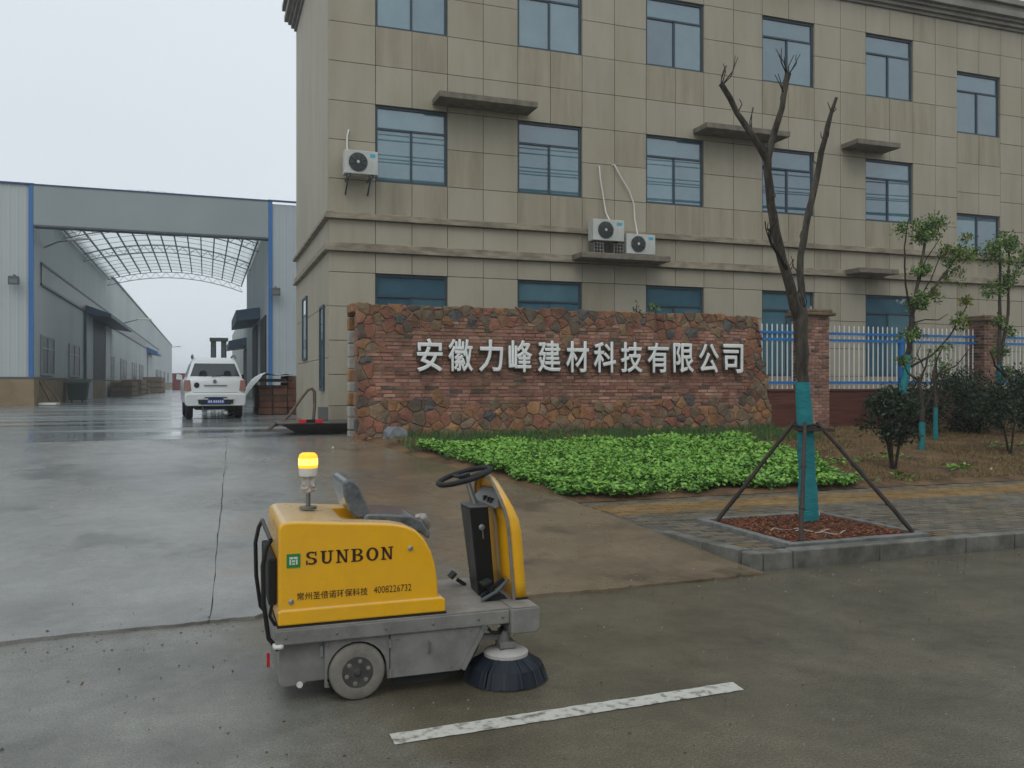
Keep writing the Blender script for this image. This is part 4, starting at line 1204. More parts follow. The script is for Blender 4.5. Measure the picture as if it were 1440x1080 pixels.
for s in (-1, 1):
    for (ya, yb) in ((.55, 1.3), (1.36, 2.05)):
        mb = MB(); q = []
        for (z, y0_, y1_) in ((1.15, ya, yb + (.35 if ya > 1 else 0)), (1.5, ya + .08, yb - .1)):
            for y in (y0_, y1_): q.append((s * (widz(z) + .006), y, z))
        mb.add([q[0], q[1], q[3], q[2]] + [(p[0] - s * .03, p[1], p[2]) for p in (q[0], q[1], q[3], q[2])], [(0, 1, 2, 3), (0, 4, 5, 1), (1, 5, 6, 2), (2, 6, 7, 3), (3, 7, 4, 0)])
        mb.build('side_window', 'glass_car', car)
    MB().hexa([(s * .66, .085, .76), (s * .855, .09, .76), (s * .862, .42, .80), (s * .66, .3, .8), (s * .70, .115, 1.06), (s * .845, .12, 1.06), (s * .85, .36, 1.06), (s * .70, .3, 1.06)]).build('tail_lamp', 'lamp_red', car, bev=.02)
    MB().tube([(s * .60, .55, 1.67), (s * .60, .75, 1.74), (s * .59, 1.6, 1.74), (s * .57, 1.75, 1.67)], .025, 6).build('roof_rail', 'steel_dark', car, smooth=50)
    m_ = MB().hexa([(s * .84, 2.1, 1.06), (s * 1.02, 2.08, 1.08), (s * 1.02, 2.2, 1.08), (s * .84, 2.22, 1.06), (s * .84, 2.1, 1.2), (s * 1.0, 2.08, 1.24), (s * 1.0, 2.2, 1.24), (s * .84, 2.22, 1.2)]).build('mirror', 'black' if s > 0 else 'car_white', car, bev=.02)
    for y in (.78, 3.05):
        w_ = MB().lathe((s * .70, y, .335), [(.22, -.10), (.31, -.10), (.335, -.07), (.335, .07), (.31, .10), (.22, .10)], 24, 'x', False).build('tyre', 'tyre', car, smooth=35)
        MB().lathe((s * .70, y, .335), [(.21, -.07), (.21, .07), (.06, .09)], 18, 'x').build('rim', 'steel_dull', w_, smooth=35)
MB().box(-.55, .55, .25, 2.9, .25, .42).build('underbody', 'car_dark', car, bev=.03)
MB().tube([(-.35, -.02, .3), (-.35, .4, .32)], .03, 8).build('exhaust_pipe', 'steel_dark', car)
MB().lathe((-.52, .112, .92), [(.075, 0), (.075, -.012), (.06, -.016)], 18, 'y').build('fuel_cap', 'black', car, smooth=40)
MB().lathe((-.02, .105, 1.02), [(.055, 0), (.05, -.012)], 16, 'y').build('badge', 'steel_dull', car)
MB().box(-.32, .32, .085, .12, .90, .925).build('tailgate_trim', 'steel_dull', car, bev=.004)
MB().box(-.62, .62, .098, .12, .722, .728).build('tailgate_seam', 'car_dark', car)
for k, x in enumerate((-.19, -.13, -.05, .01, .07, .13, .19)):
    MB().box(x - .02, x + .02, -.073, -.0701, .45, .51).build('plate_mark', 'white_plastic', pl)
car.location = (.26, 24.4, .6); car.rotation_euler = (0, 0, radians(3.2)); car.scale = (.92, 1.0, 1.0)

# forklift mast showing above the car
FX = -.28
fk = empty('forklift', (.72 + FX, 33.5, .6), 'dark green forklift mast rising behind the white car roof', 'forklift')
for x in (.46 + FX, .82 + FX):
    MB().box(x, x + .19, 33.4, 33.6, .66, 3.12).build('mast_rail', 'forklift', fk)
    MB().box(x + .05, x + .14, 33.34, 33.398, .66, 2.9).build('inner_rail', 'steel_dark', fk)
MB().box(.42 + FX, 1.07 + FX, 33.36, 33.64, 3.121, 3.25).build('cross_head', 'forklift', fk); MB().box(.66 + FX, .81 + FX, 33.42, 33.58, 2.2, 2.3).build('cross_bar', 'forklift', fk)
MB().tube([(.735 + FX, 33.5, .7), (.735 + FX, 33.5, 2.2)], .035, 8).build('lift_cylinder', 'steel_dark', fk)
MB().box(.2 + FX, 1.2 + FX, 34.0, 36.2, .95, 1.7).build('chassis', 'forklift', fk, bev=.06)
for x in (.25 + FX, 1.1 + FX):
    for y in (34.1, 35.6): MB().tube([(x, y, 1.7), (x, y, 2.3)], .04, 6).build('guard_post', 'forklift', fk)
    for y in (34.2, 35.9): MB().lathe((x, y, .9), [(.12, -.1), (.3, -.1), (.3, .1), (.12, .1)], 16, 'x').build('wheel', 'tyre', fk)
    dx = .25 if x < .6 else -.15
    MB().box(x - .05 + dx, x + .05 + dx, 32.4, 33.33, .68, .72).build('fork', 'steel_dark', fk)
MB().box(.2 + FX, 1.2 + FX, 34.0, 35.8, 2.3, 2.35).build('guard_roof', 'forklift', fk)
# ================================================================== SWEEPER
SWL = (.95, 4.6, 0)
swp = empty('sweeping_machine', SWL, 'yellow and grey ride-on sweeping machine with lit amber beacon on the road', 'sweeper')
Y0, Y1 = 4.21, 4.97


def arc(cx, cz, r, a0, a1, n=8): return [(cx + r * cos(radians(a0 + (a1 - a0) * i / n)), cz + r * sin(radians(a0 + (a1 - a0) * i / n))) for i in range(n + 1)]


# engine cover: side profile extruded, seat well cut out, edges rounded
prof = [(.328, .43), (1.118, .43), (1.112, .55), (1.10, .635), (1.078, .702), (1.045, .764), (1.0, .812), (.945, .838), (.88, .852), (.80, .860), (.60, .874), (.42, .888), (.355, .888), (.335, .872), (.328, .85)]
cov = MB().prism(prof, 'y', Y0 + .03, Y1 - .03).build('engine_cover', 'yellow', swp)
cut = MB().prism([(.665, .815), (1.2, .705), (1.2, 1.2), (.59, 1.2), (.645, .95)], 'y', Y0 + .16, Y1 - .16).build('cutter', 'yellow', swp)
bo = cov.modifiers.new('seat_well', 'BOOLEAN'); bo.object = cut; bo.operation = 'DIFFERENCE'; bo.solver = 'EXACT'
bpy.context.view_layer.update()
dg = bpy.context.evaluated_depsgraph_get()
nm = bpy.data.meshes.new_from_object(cov.evaluated_get(dg))
cov.modifiers.clear(); cov.data = nm; bpy.data.objects.remove(cut)
b = cov.modifiers.new('bevel', 'BEVEL'); b.width = .032; b.segments = 5; b.limit_method = 'ANGLE'; b.angle_limit = radians(38)
nm.shade_smooth(); nm.set_sharp_from_angle(angle=radians(60))
wn_ = cov.modifiers.new('wn', 'WEIGHTED_NORMAL')
MB().prism([(.325, .392), (1.15, .392), (1.15, .455), (1.135, .468), (.335, .468), (.325, .455)], 'y', Y0 + .018, Y1 - .018).build('cover_skirt', 'yellow', swp, bev=.01, seg=3)
MB().box(.322, 1.155, Y0 + .014, Y1 - .014, .378, .391).build('seal', 'black_matte', swp)
for (x, z) in ((.97, .725), (.387, .505)):
    MB().lathe((x, Y0 + .03, z), [(.013, .0), (.013, -.006), (.006, -.009), (.001, -.009)], 14, 'y').build('bolt', 'steel', cov, smooth=40)
# printed lettering on the cover
YT = Y0 + .0285


def put_text(name, body, x0_, x1_, z0_, z1_, mat, off):
    me = text_mesh(body, 1.0, .0, off); fit_text(me, x0_, x1_, z0_, z1_, YT - .0008)
    for v in me.vertices: v.co -= Vector(SWL)
    me.materials.append(MATS[mat]); return link(name, me, cov)


put_text('company_lettering', '常州圣倍诺环保科技', .415, .755, .508, .546, 'print_dark', .0045)
put_text('phone_lettering', '4008226732', .785, .975, .512, .546, 'print_dark', -.004)


class Glyph:
    """Slab serif capitals drawn from strokes in a unit box."""
    def __init__(s, x, z, w, h): s.x, s.z, s.w, s.h = x, z, w, h; s.mb = MB()

    def q(s, pts): s.mb.add([(s.x + a * s.w, YT - .001, s.z + b * s.h) for a, b in pts], [list(range(len(pts)))])

    def rect(s, a, b, c, d): s.q([(a, c), (b, c), (b, d), (a, d)])

    def ring(s, cx, cy, ro, so, ri, si, a0, a1, n=14):
        for i in range(n):
            t, u = radians(a0 + (a1 - a0) * i / n), radians(a0 + (a1 - a0) * (i + 1) / n)
            s.q([(cx + ro * cos(t), cy + so * sin(t)), (cx + ro * cos(u), cy + so * sin(u)), (cx + ri * cos(u), cy + si * sin(u)), (cx + ri * cos(t), cy + si * sin(t))])

    def done(s): return s.mb.build('brand_letter', 'print_dark', cov, fixn=False)


gx, gw, gp = .452, .062, .0738
for i, ch in enumerate('SUNBON'):
    G = Glyph(gx + i * gp, .676, gw, .064)
    if ch == 'S':
        G.ring(.48, .73, .40, .27, .17, .15, 40, 270); G.ring(.50, .27, .42, .27, .18, .15, -140, 90)
        G.rect(.76, .88, .66, .98); G.rect(.08, .20, .02, .34)
    if ch == 'U':
        G.rect(.10, .34, .30, .92); G.rect(.70, .86, .30, .92); G.ring(.48, .32, .38, .32, .20, .18, 180, 360)
        G.rect(0, .46, .90, 1); G.rect(.56, 1, .90, 1)
    if ch == 'N':
        G.rect(.12, .27, .05, .95); G.rect(.74, .88, .05, .95); G.q([(.06, .98), (.32, .98), (.88, .0), (.70, .0)])
        G.rect(0, .30, .91, 1); G.rect(.0, .42, 0, .09); G.rect(.60, 1, .91, 1)
    if ch == 'B':
        G.rect(.12, .36, .05, .95); G.rect(0, .5, .91, 1); G.rect(0, .55, 0, .09); G.rect(.3, .55, .47, .56)
        G.ring(.52, .755, .38, .245, .17, .15, -90, 90); G.ring(.52, .27, .44, .27, .20, .17, -90, 90)
    if ch == 'O':
        G.ring(.5, .5, .49, .52, .25, .40, 0, 360, 26)
    G.done()
MB().box(.366, .430, YT - .0022, YT - .0006, .668, .734).build('green_square', 'logo_green', cov)
mb = MB()
for (a, b, c, d) in ((.20, .48, .62, .78), (.52, .80, .62, .78), (.20, .32, .22, .58), (.38, .62, .40, .54), (.68, .80, .22, .58), (.38, .62, .22, .32)):
    mb.add([(.366 + a * .064, YT - .0026, .668 + c * .066), (.366 + b * .064, YT - .0026, .668 + c * .066), (.366 + b * .064, YT - .0026, .668 + d * .066), (.366 + a * .064, YT - .0026, .668 + d * .066)], [(0, 1, 2, 3)])
mb.build('logo_mark', 'white_plastic', cov, fixn=False)
# seat
sb = MB().prism([(.725, .86), (.80, .86), (.775, .95), (.738, 1.03), (.705, 1.062), (.676, 1.066), (.656, 1.045), (.662, .98), (.69, .90)], 'y', 4.40, 4.78).build('seat_back', 'seat', swp, bev=.018, seg=4)
sc_ = MB().prism([(.745, .83), (1.06, .77), (1.105, .73), (1.115, .76), (1.07, .835), (1.02, .862), (.90, .876), (.77, .885)], 'y', 4.39, 4.79).build('seat_cushion', 'seat', swp, bev=.018, seg=4)
MB().tube([(1.04, 4.40, .86), (1.08, 4.44, .84), (1.12, 4.52, .79), (1.13, 4.56, .75)], [.01, .03, .03, .012], 7).build('torn_plastic', 'plastic_bag', sc_, smooth=60)
# beacon
bx, by = .512, 4.65
MB().lathe((bx, by, .89), [(.045, 0), (.045, .012), (.012, .014), (.012, .06), (.010, .19)], 16).build('beacon_pole', 'steel_dull', swp, smooth=40)
rb = random.Random(9); bm = bmesh.new(); bmesh.ops.create_icosphere(bm, subdivisions=3, radius=1)
for v in bm.verts:
    k = 1 + rb.uniform(-.25, .25) + .25 * sin(v.co.x * 7 + v.co.z * 9) * sin(v.co.y * 8); v.co = Vector((bx - SWL[0] + v.co.x * .036 * k, by - SWL[1] + v.co.y * .036 * k, 1.0 + v.co.z * .03 * k + (.03 if v.co.z > .7 else 0)))
me = bpy.data.meshes.new('plastic_wrap'); bm.to_mesh(me); bm.free(); me.materials.append(MATS['plastic_bag']); link('plastic_wrap', me, swp)
MB().lathe((bx, by, 1.06), [(.014, -.02), (.020, .0), (.046, .004), (.049, .02), (.049, .046)], 20).build('beacon_base', 'white_plastic', swp, smooth=40)
bc = MB().lathe((bx, by, 1.107), [(.050, 0), (.051, .05), (.046, .068), (.034, .078), (.001, .08)], 24).build('beacon_dome', 'beacon', swp, smooth=50)
MB().lathe((bx, by, 1.122), [(.0508, 0), (.0512, .006), (.0512, .030), (.0508, .036)], 24).build('lens_core', 'beacon_core', bc, smooth=50)
# deck and chassis
MB().box(.312, 1.49, Y0, Y1, .305, .377).build('deck_frame', 'grey_paint', swp, bev=.006)
MB().box(.316, 1.60, Y0 + .004, Y1 - .004, .3775, .384).build('deck_plate', 'deck', swp)
MB().prism([(1.49, .252), (1.63, .252), (1.648, .27), (1.648, .385), (1.49, .385)], 'y', Y0 - .025, Y1 + .025).build('front_box', 'grey_paint', swp, bev=.008)
MB().box(1.496, 1.64, Y0 - .02, Y1 + .02, .386, .3885).build('front_plate', 'deck', swp)
rear = MB().prism([(.335, .304), (.335, .10), (.35, .085), (.45, .09), (.46, .10), (.62, .10), (.62, .304)], 'y', Y0 + .06, Y1 - .06).build('rear_housing', 'grey_paint', swp, bev=.006)
MB().lathe((.43, Y0 + .07, .092), [(.014, -.02), (.017, 0), (.014, .02)], 14, 'y').build('jockey_wheel', 'white_plastic', swp)
whx, whz, wr_ = .702, .137, .137
P_ = [(.545, .304), (.545, .075), (.565, .075)] + [(whx + .148 * cos(radians(a)), whz + .148 * sin(radians(a))) for a in range(205, -10, -15)] + [(.852, .085), (.862, .085), (.862, .304)]
MB().prism(P_, 'y', Y0 + .022, Y0 + .04).build('wheel_panel', 'grey_paint', swp)
MB().box(.56, .86, Y0 + .12, Y1 - .12, .09, .30).build('inner_chassis', 'black_matte', swp)
dp = MB().prism([(.866, .304), (.866, .088), (1.225, .088), (1.345, .304)], 'y', Y0 + .012, Y0 + .034).build('side_door', 'grey_paint', swp, bev=.003)
MB().bar((1.238, Y0 + .012, .092), (1.352, Y0 + .012, .296), .022, .022, (0, 1, 0)).build('door_edge_bar', 'grey_paint', dp)
MB().lathe((1.352, Y0 + .012, .292), [(.018, .01), (.018, -.014)], 12, 'y').build('pivot', 'steel_dull', dp)
for z in (.262, .115): MB().tube([(.864, Y0 + .006, z - .02), (.864, Y0 + .006, z + .02)], .007, 8).build('hinge', 'grey_paint', dp)
MB().box(.527, .541, Y0 + .05, Y0 + .058, .22, .27).build('latch', 'steel', rear)
MB().prism([(.87, .088), (.88, .045), (1.16, .05), (1.21, .088)], 'y', Y0 + .04, Y0 + .05).build('rubber_skirt', 'black_matte', swp)
MB().prism([(.87, .30), (.87, .12), (1.22, .12), (1.33, .30)], 'y', Y0 + .04, Y1 - .03).build('hopper', 'black_matte', swp)
for x in (.36, .60, .84, 1.08, 1.32, 1.45): MB().lathe((x, Y0, .342), [(.007, .002), (.007, -.004), (.001, -.006)], 8, 'y').build('bolt', 'steel_dull', swp)
for (x, z) in ((.556, .285), (.556, .10), (.90, .28), (1.18, .11), (1.28, .285)): MB().lathe((x, Y0 + .014, z), [(.006, .002), (.006, -.006), (.001, -.007)], 8, 'y').build('bolt', 'steel_dull', swp)
MB().tube([(1.06, Y0 + .004, .20), (1.06, Y0 - .012, .205), (1.06, Y0 - .012, .255), (1.06, Y0 + .004, .26)], .006, 6).build('door_handle', 'steel_dull', dp, smooth=50)
MB().tube([(1.36, Y0 + .05, .30), (1.40, Y0 + .03, .262), (1.45, Y0 + .04, .25), (1.47, Y0 + .07, .27)], .009, 6).build('hose', 'black_matte', swp, smooth=50)
# wheels


def wheel(x, yc, w, r, z):
    t = MB().lathe((x, yc, z), [(r * .56, -w * .42), (r * .80, -w * .5), (r * .95, -w * .40), (r, -w * .2), (r, w * .2), (r * .95, w * .4), (r * .8, w * .5), (r * .56, w * .42)], 36, 'y', False).build('tyre', 'rubber_dusty', swp, smooth=35)
    MB().lathe((x, yc, z), [(r * .57, -w * .40), (r * .50, -w * .30), (r * .34, -w * .30), (r * .30, -w * .38), (r * .14, -w * .40), (r * .10, -w * .52), (.001, -w * .53)], 28, 'y').build('rim', 'rim', t, smooth=35)
    for k in range(6):
        a = k * pi / 3 + .3; MB().lathe((x + r * .40 * cos(a), yc - w * .30, z + r * .40 * sin(a)), [(.011, .004), (.011, -.008), (.001, -.010)], 8, 'y').build('bolt', 'rubber_dusty', t)
    return t


wheel(whx, Y0 + .035, .07, wr_, whz); wheel(whx, Y1 - .035, .07, wr_, whz)
wheel(1.32, (Y0 + Y1) / 2, .07, .12, .12)
# side brush
bxx, byy = 1.492, Y0 + .07
MB().lathe((bxx, byy, .132), [(.118, -.005), (.118, .012), (.10, .022), (.05, .026), (.04, .03)], 32).build('brush_disc', 'brush_disc', swp, smooth=35)
mb = MB(); rb = random.Random(4)
for k in range(1500):
    a = rb.uniform(0, 2 * pi); r0 = rb.uniform(.085, .116); r1 = rb.uniform(.20, .226) if r0 > .095 else rb.uniform(.14, .2)
    z1 = .002 + rb.uniform(0, .012); am = a + rb.uniform(-.05, .05); rm = r0 + (r1 - r0) * .74
    pts = [Vector((bxx + r0 * cos(a), byy + r0 * sin(a), .130)), Vector((bxx + rm * cos(am), byy + rm * sin(am), .082)), Vector((bxx + r1 * cos(am), byy + r1 * sin(am), z1))]
    t = Vector((-sin(a), cos(a), 0)) * .0021
    mb.add([pts[0] - t, pts[0] + t, pts[1] - t, pts[1] + t, pts[2] - t, pts[2] + t], [(0, 1, 3, 2), (2, 3, 5, 4)])
mb.build('bristles', 'bristle', swp, fixn=False, kind='stuff')
MB().lathe((bxx, byy, .08), [(.12, -.07), (.13, .0), (.085, .048)], 20).build('bristle_core', 'black_matte', swp)
MB().tube([(bxx - .01, byy + .02, .155), (bxx - .005, byy + .01, .255)], .035, 14).build('brush_motor', 'grey_paint', swp, smooth=40)
MB().box(bxx - .045, bxx + .045, byy - .045, byy + .045, .166, .20).build('motor_clamp', 'grey_paint', swp, bev=.006)
MB().bar((1.30, Y0 + .07, .235), (bxx - .03, byy + .02, .215), .03, .03).build('brush_arm', 'grey_paint', swp, bev=.004)
# steering column
MB().hexa([(1.415, 4.515, .385), (1.512, 4.515, .385), (1.525, 4.70, .385), (1.428, 4.70, .385), (1.365, 4.515, .865), (1.472, 4.515, .872), (1.472, 4.70, .872), (1.365, 4.70, .865)]).build('column_box', 'black', swp, bev=.005)
cb = MB().prism([(1.362, 4.51), (1.475, 4.51), (1.475, 4.705), (1.362, 4.705)], 'z', .869, .879).build('column_cap', 'steel_dull', swp, bev=.003)
MB().lathe((1.432, 4.512, .762), [(.017, 0), (.017, -.006), (.008, -.008), (.008, -.02), (.001, -.02)], 14, 'y').build('ignition_lock', 'steel', swp)
MB().tube([(1.434, 4.50, .745), (1.436, 4.498, .72), (1.437, 4.5, .70)], .004, 6).build('key', 'steel', swp)
MB().tube([(1.425, 4.61, .87), (1.40, 4.61, .945), (1.375, 4.61, 1.02)], [.022, .016, .016], 12).build('steering_shaft', 'steel', swp, smooth=40)
Mx = Matrix.Rotation(radians(-16), 4, 'Y'); C0 = Vector((1.362, 4.61, 1.035))
mb = MB(); R_, r_ = .150, .0145; n1, n2 = 40, 10; V = []
for i in range(n1):
    for j in range(n2):
        a, b_ = 2 * pi * i / n1, 2 * pi * j / n2
        V.append(C0 + Mx @ Vector(((R_ + r_ * cos(b_)) * cos(a), (R_ + r_ * cos(b_)) * sin(a), r_ * sin(b_))))
mb.add(V, [(i * n2 + j, ((i + 1) % n1) * n2 + j, ((i + 1) % n1) * n2 + (j + 1) % n2, i * n2 + (j + 1) % n2) for i in range(n1) for j in range(n2)])
stw = mb.build('steering_wheel', 'black_matte', swp, smooth=60)
for a in (100, 220, 340):
    d_ = Vector((cos(radians(a)), sin(radians(a)), 0)); MB().bar(C0 + Mx @ (d_ * .02 + Vector((0, 0, -.012))), C0 + Mx @ (d_ * (R_ - .005)), .03, .012, Mx @ Vector((0, 0, 1))).build('spoke', 'black_matte', stw, bev=.003)
hub = MB(); hub.tube([C0 + Mx @ Vector((0, 0, -.03)), C0 + Mx @ Vector((0, 0, .012))], [.03, .035], 16); hub.build('hub', 'black_matte', stw, smooth=40)
# pedals
pd = MB(); pd.bar((1.40, 4.42, .40), (1.53, 4.42, .49), .016, .022); pd.bar((1.47, 4.40, .395), (1.43, 4.40, .47), .016, .03); pd.build('pedal_lever', 'black_matte', swp, bev=.003)
MB().hexa([(1.40, 4.37, .465), (1.45, 4.37, .485), (1.45, 4.45, .485), (1.40, 4.45, .465), (1.396, 4.37, .478), (1.446, 4.37, .498), (1.446, 4.45, .498), (1.396, 4.45, .478)]).build('pedal_pad', 'black_matte', swp, bev=.003)
MB().prism([(1.41, .385), (1.54, .385), (1.52, .41), (1.45, .425), (1.42, .40)], 'y', 4.38, 4.46).build('pedal_base', 'black_matte', swp, bev=.004)
MB().tube([(1.385, 4.37, .395), (1.47, 4.36, .44), (1.535, 4.36, .50)], .009, 8).build('pedal_rod', 'steel_dark', swp, smooth=40)
MB().bar((1.37, 4.79, .42), (1.42, 4.78, .385), .02, .02).build('pedal_lever', 'black_matte', swp)
MB().hexa([(1.335, 4.76, .425), (1.365, 4.76, .455), (1.365, 4.84, .455), (1.335, 4.84, .425), (1.325, 4.76, .435), (1.355, 4.76, .465), (1.355, 4.84, .465), (1.325, 4.84, .435)]).build('pedal_pad', 'black_matte', swp)
# front shield: curved shell with flanged edges
SYC = 4.61
OUT = [(4.345, .39), (4.345, .48), (4.345, .57), (4.345, .66), (4.345, .75), (4.348, .82), (4.362, .88), (4.385, .93), (4.42, .972), (4.468, 1.006), (4.53, 1.03), (4.61, 1.04)]
OUT = OUT + [(2 * SYC - y, z) for y, z in OUT[-2::-1]]


def cvx(z): return 1.566 - .05 * (z - .39) / .36 * .6 - (.03 * sstep(.78, 1.02, z))
def cdp(z): return .068 - .036 * sstep(.75, 1.03, z)


mb = MB(); n = len(OUT); V = []
for (y, z) in OUT: V += [(cvx(z), y, z), (cvx(z) + cdp(z), y, z)]
sh = mb.add(V, [(2 * i, 2 * i + 1, 2 * i + 3, 2 * i + 2) for i in range(n - 1)]).build('front_shield', 'yellow', swp, smooth=60)
so = sh.modifiers.new('solid', 'SOLIDIFY'); so.thickness = .008
mb = MB(); V = []; F = []; m_ = 12; half = OUT[:12]
for (y, z) in half:
    for j in range(m_ + 1):
        t = j / m_; yy = y + (2 * (SYC - y)) * t; V.append((cvx(z) + cdp(z) + .03 * sin(pi * t) * (1 - sstep(.9, 1.04, z)) - .004, yy, z))
for i in range(len(half) - 2):
    for j in range(m_): F.append((i * (m_ + 1) + j, i * (m_ + 1) + j + 1, (i + 1) * (m_ + 1) + j + 1, (i + 1) * (m_ + 1) + j))
fp = mb.add(V, F).build('shield_front', 'yellow', sh, smooth=60)
fp.modifiers.new('solid', 'SOLIDIFY').thickness = .008
SY0, SY1 = 4.345, 4.875
mb = MB(); V = []; F = []; pn = [(cvx(z) + .022, z) for z in (.39, .5, .6, .7, .8, .9)]
for (x, z) in pn:
    V += [(x, SY0 + .045, z), (x, SY1 - .03, z)]
F = [(2 * i, 2 * i + 1, 2 * i + 3, 2 * i + 2) for i in range(len(pn) - 1)]
ip = mb.add(V, F).build('inner_panel', 'yellow', sh, smooth=60); ip.modifiers.new('solid', 'SOLIDIFY').thickness = .01
MB().hexa([(1.47, SY0 + .06, .875), (1.535, SY0 + .06, .885), (1.535, SY1 - .06, .885), (1.47, SY1 - .06, .875), (1.47, SY0 + .06, .885), (1.525, SY0 + .10, .965), (1.525, SY1 - .10, .965), (1.47, SY1 - .06, .885)]).build('dashboard', 'steel_dull', sh, bev=.004)
for y in (4.48, 4.53, 4.6): MB().box(1.474, 1.496, y, y + .025, .895, .922).build('switch', 'black', sh)
MB().tube([(cvx(z) - .004, y, z) for y, z in OUT], .0095, 8).build('edge_trim', 'rubber_dusty', sh, smooth=50)
MB().box(1.558, 1.64, SY0 - .006, SY0 + .03, .386, .40).build('shield_foot', 'black_matte', sh)
for z in (.78, .48): MB().lathe((cvx(z) + .018, 4.50, z), [(.009, .01), (.009, -.004), (.001, -.008)], 10, 'x').build('rivet', 'steel', sh)
# rear guard rail, battery box, corner reflector
for y in (Y0 + .06, Y1 - .06):
    MB().tube([(.33, y, .27), (.285, y, .33), (.262, y, .50), (.258, y, .68), (.275, y, .765), (.295, y, .80)], .011, 8).build('guard_rail', 'black', swp, smooth=50)
MB().tube([(.295, Y0 + .06, .80), (.29, (Y0 + Y1) / 2, .81), (.295, Y1 - .06, .80)], .011, 8).build('guard_rail', 'black', swp, smooth=50)
MB().box(.288, .327, Y0 + .12, Y1 - .10, .47, .70).build('battery_box', 'black_matte', swp, bev=.01)
MB().tube([(.30, Y0 + .04, .50), (.29, Y0 + .05, .44), (.315, Y0 + .06, .39)], .008, 6).build('cable', 'black', swp, smooth=50)
MB().prism([(.300, 4.205), (.340, 4.195), (.352, 4.21), (.35, 4.24), (.300, 4.26)], 'z', .290, .312).build('corner_buffer', 'white_plastic', swp, bev=.01)
MB().box(.276, .290, Y0 + .05, Y0 + .062, .195, .262).build('red_tag', 'red', swp)

# ================================================================== STREET TREE
tree = empty('street_tree', (5.68, 7.09, .14), 'pollarded bare street tree with teal wrapped trunk in the tree pit', 'tree')


LIMB = []; TREEPTS = []


def limb(pts, rad, name, mat, parent, jit=.012, n=9):
    out = []; rr = []
    P_ = [Vector(p) for p in pts]
    for i in range(len(P_) - 1):
        k = max(2, int((P_[i + 1] - P_[i]).length / .12))
        for j in range(k):
            t = j / k; out.append(P_[i].lerp(P_[i + 1], t) + Vector((random.uniform(-jit, jit), random.uniform(-jit, jit), 0))); rr.append((rad[i] + (rad[i + 1] - rad[i]) * t) * random.uniform(.93, 1.08))
    out.append(P_[-1]); rr.append(rad[-1])
    LIMB[:] = out
    return MB().tube(out, rr, n).build(name, mat, parent, smooth=60)


TY = 7.09
limb([(5.68, TY, .08), (5.665, TY, .5), (5.63, TY, 1.2), (5.60, TY, 1.7), (5.575, TY, 2.15), (5.57, TY, 2.3)], [.085, .062, .056, .060, .066, .068], 'trunk', 'bark', tree)
limb([(5.685, TY, .12), (5.668, TY, .5), (5.635, TY, 1.1), (5.607, TY, 1.57)], [.103, .09, .079, .070], 'trunk_wrap', 'wrap_teal', tree, .004, 14)
lm = limb([(5.57, TY, 2.2), (5.42, TY - .05, 2.5), (5.26, TY - .08, 2.9), (5.16, TY - .1, 3.3), (5.10, TY - .12, 3.74)], [.06, .05, .045, .040, .040], 'limb', 'bark', tree); TREEPTS.append(list(LIMB))
limb([(5.09, TY - .12, 3.72), (4.95, TY - .1, 3.95), (4.80, TY - .05, 4.15), (4.66, TY, 4.43)], [.036, .031, .028, .027], 'limb', 'bark', tree); TREEPTS.append(list(LIMB))
limb([(5.11, TY - .12, 3.72), (5.18, TY - .15, 4.05), (5.24, TY - .2, 4.35), (5.28, TY - .2, 4.54)], [.034, .030, .027, .029], 'limb', 'bark', tree); TREEPTS.append(list(LIMB))
limb([(5.59, TY, 2.24), (5.66, TY + .1, 2.5), (5.70, TY + .15, 2.85), (5.80, TY + .15, 3.3), (5.93, TY + .15, 3.8), (6.04, TY + .15, 4.2), (6.12, TY + .12, 4.5)], [.046, .038, .035, .034, .03, .026, .016], 'limb', 'bark', tree); TREEPTS.append(list(LIMB))
limb([(5.33, TY - .1, 2.68), (5.18, TY - .2, 2.78), (5.05, TY - .25, 2.88), (4.99, TY - .28, 2.97)], [.022, .018, .014, .012], 'branch', 'bark_dark', tree, .006, 6); TREEPTS.append(list(LIMB))
limb([(5.04, TY - .25, 2.90), (5.03, TY - .26, 3.0), (5.08, TY - .3, 3.1)], [.012, .010, .008], 'branch', 'bark_dark', tree, .006, 6); TREEPTS.append(list(LIMB))
rt = random.Random(3)
for (li, t, n, L_) in ((1, .8, 2, .16), (2, .8, 2, .16), (3, .7, 2, .14), (3, .2, 2, .18), (0, .95, 2, .2), (0, .1, 2, .16), (3, .95, 3, .1), (1, .15, 1, .22), (4, .5, 2, .12), (1, 1, 5, .28), (2, 1, 7, .25), (0, .8, 1, .2), (0, .3, 2, .2), (1, .4, 2, .3), (2, .5, 1, .25), (3, .05, 3, .3), (3, .55, 2, .16), (3, .35, 1, .12), (3, .85, 2, .12), (4, 1, 2, .15), (5, .6, 2, .1), (0, .55, 1, .15)):
    q = TREEPTS[li][min(len(TREEPTS[li]) - 1, int(t * (len(TREEPTS[li]) - 1)))]; x, yq, z = q
    for k in range(n):
        a = rt.uniform(-1.0, 1.0); l = L_ * rt.uniform(.6, 1.1)
        limb([(x, yq, z - .02), (x + sin(a) * l * .5, yq + rt.uniform(-.06, .06), z + cos(a) * l * .5), (x + sin(a) * l * .8, yq, z + l * .95)], [.007, .005, .003], 'twig', 'bark_dark', tree, .004, 5)
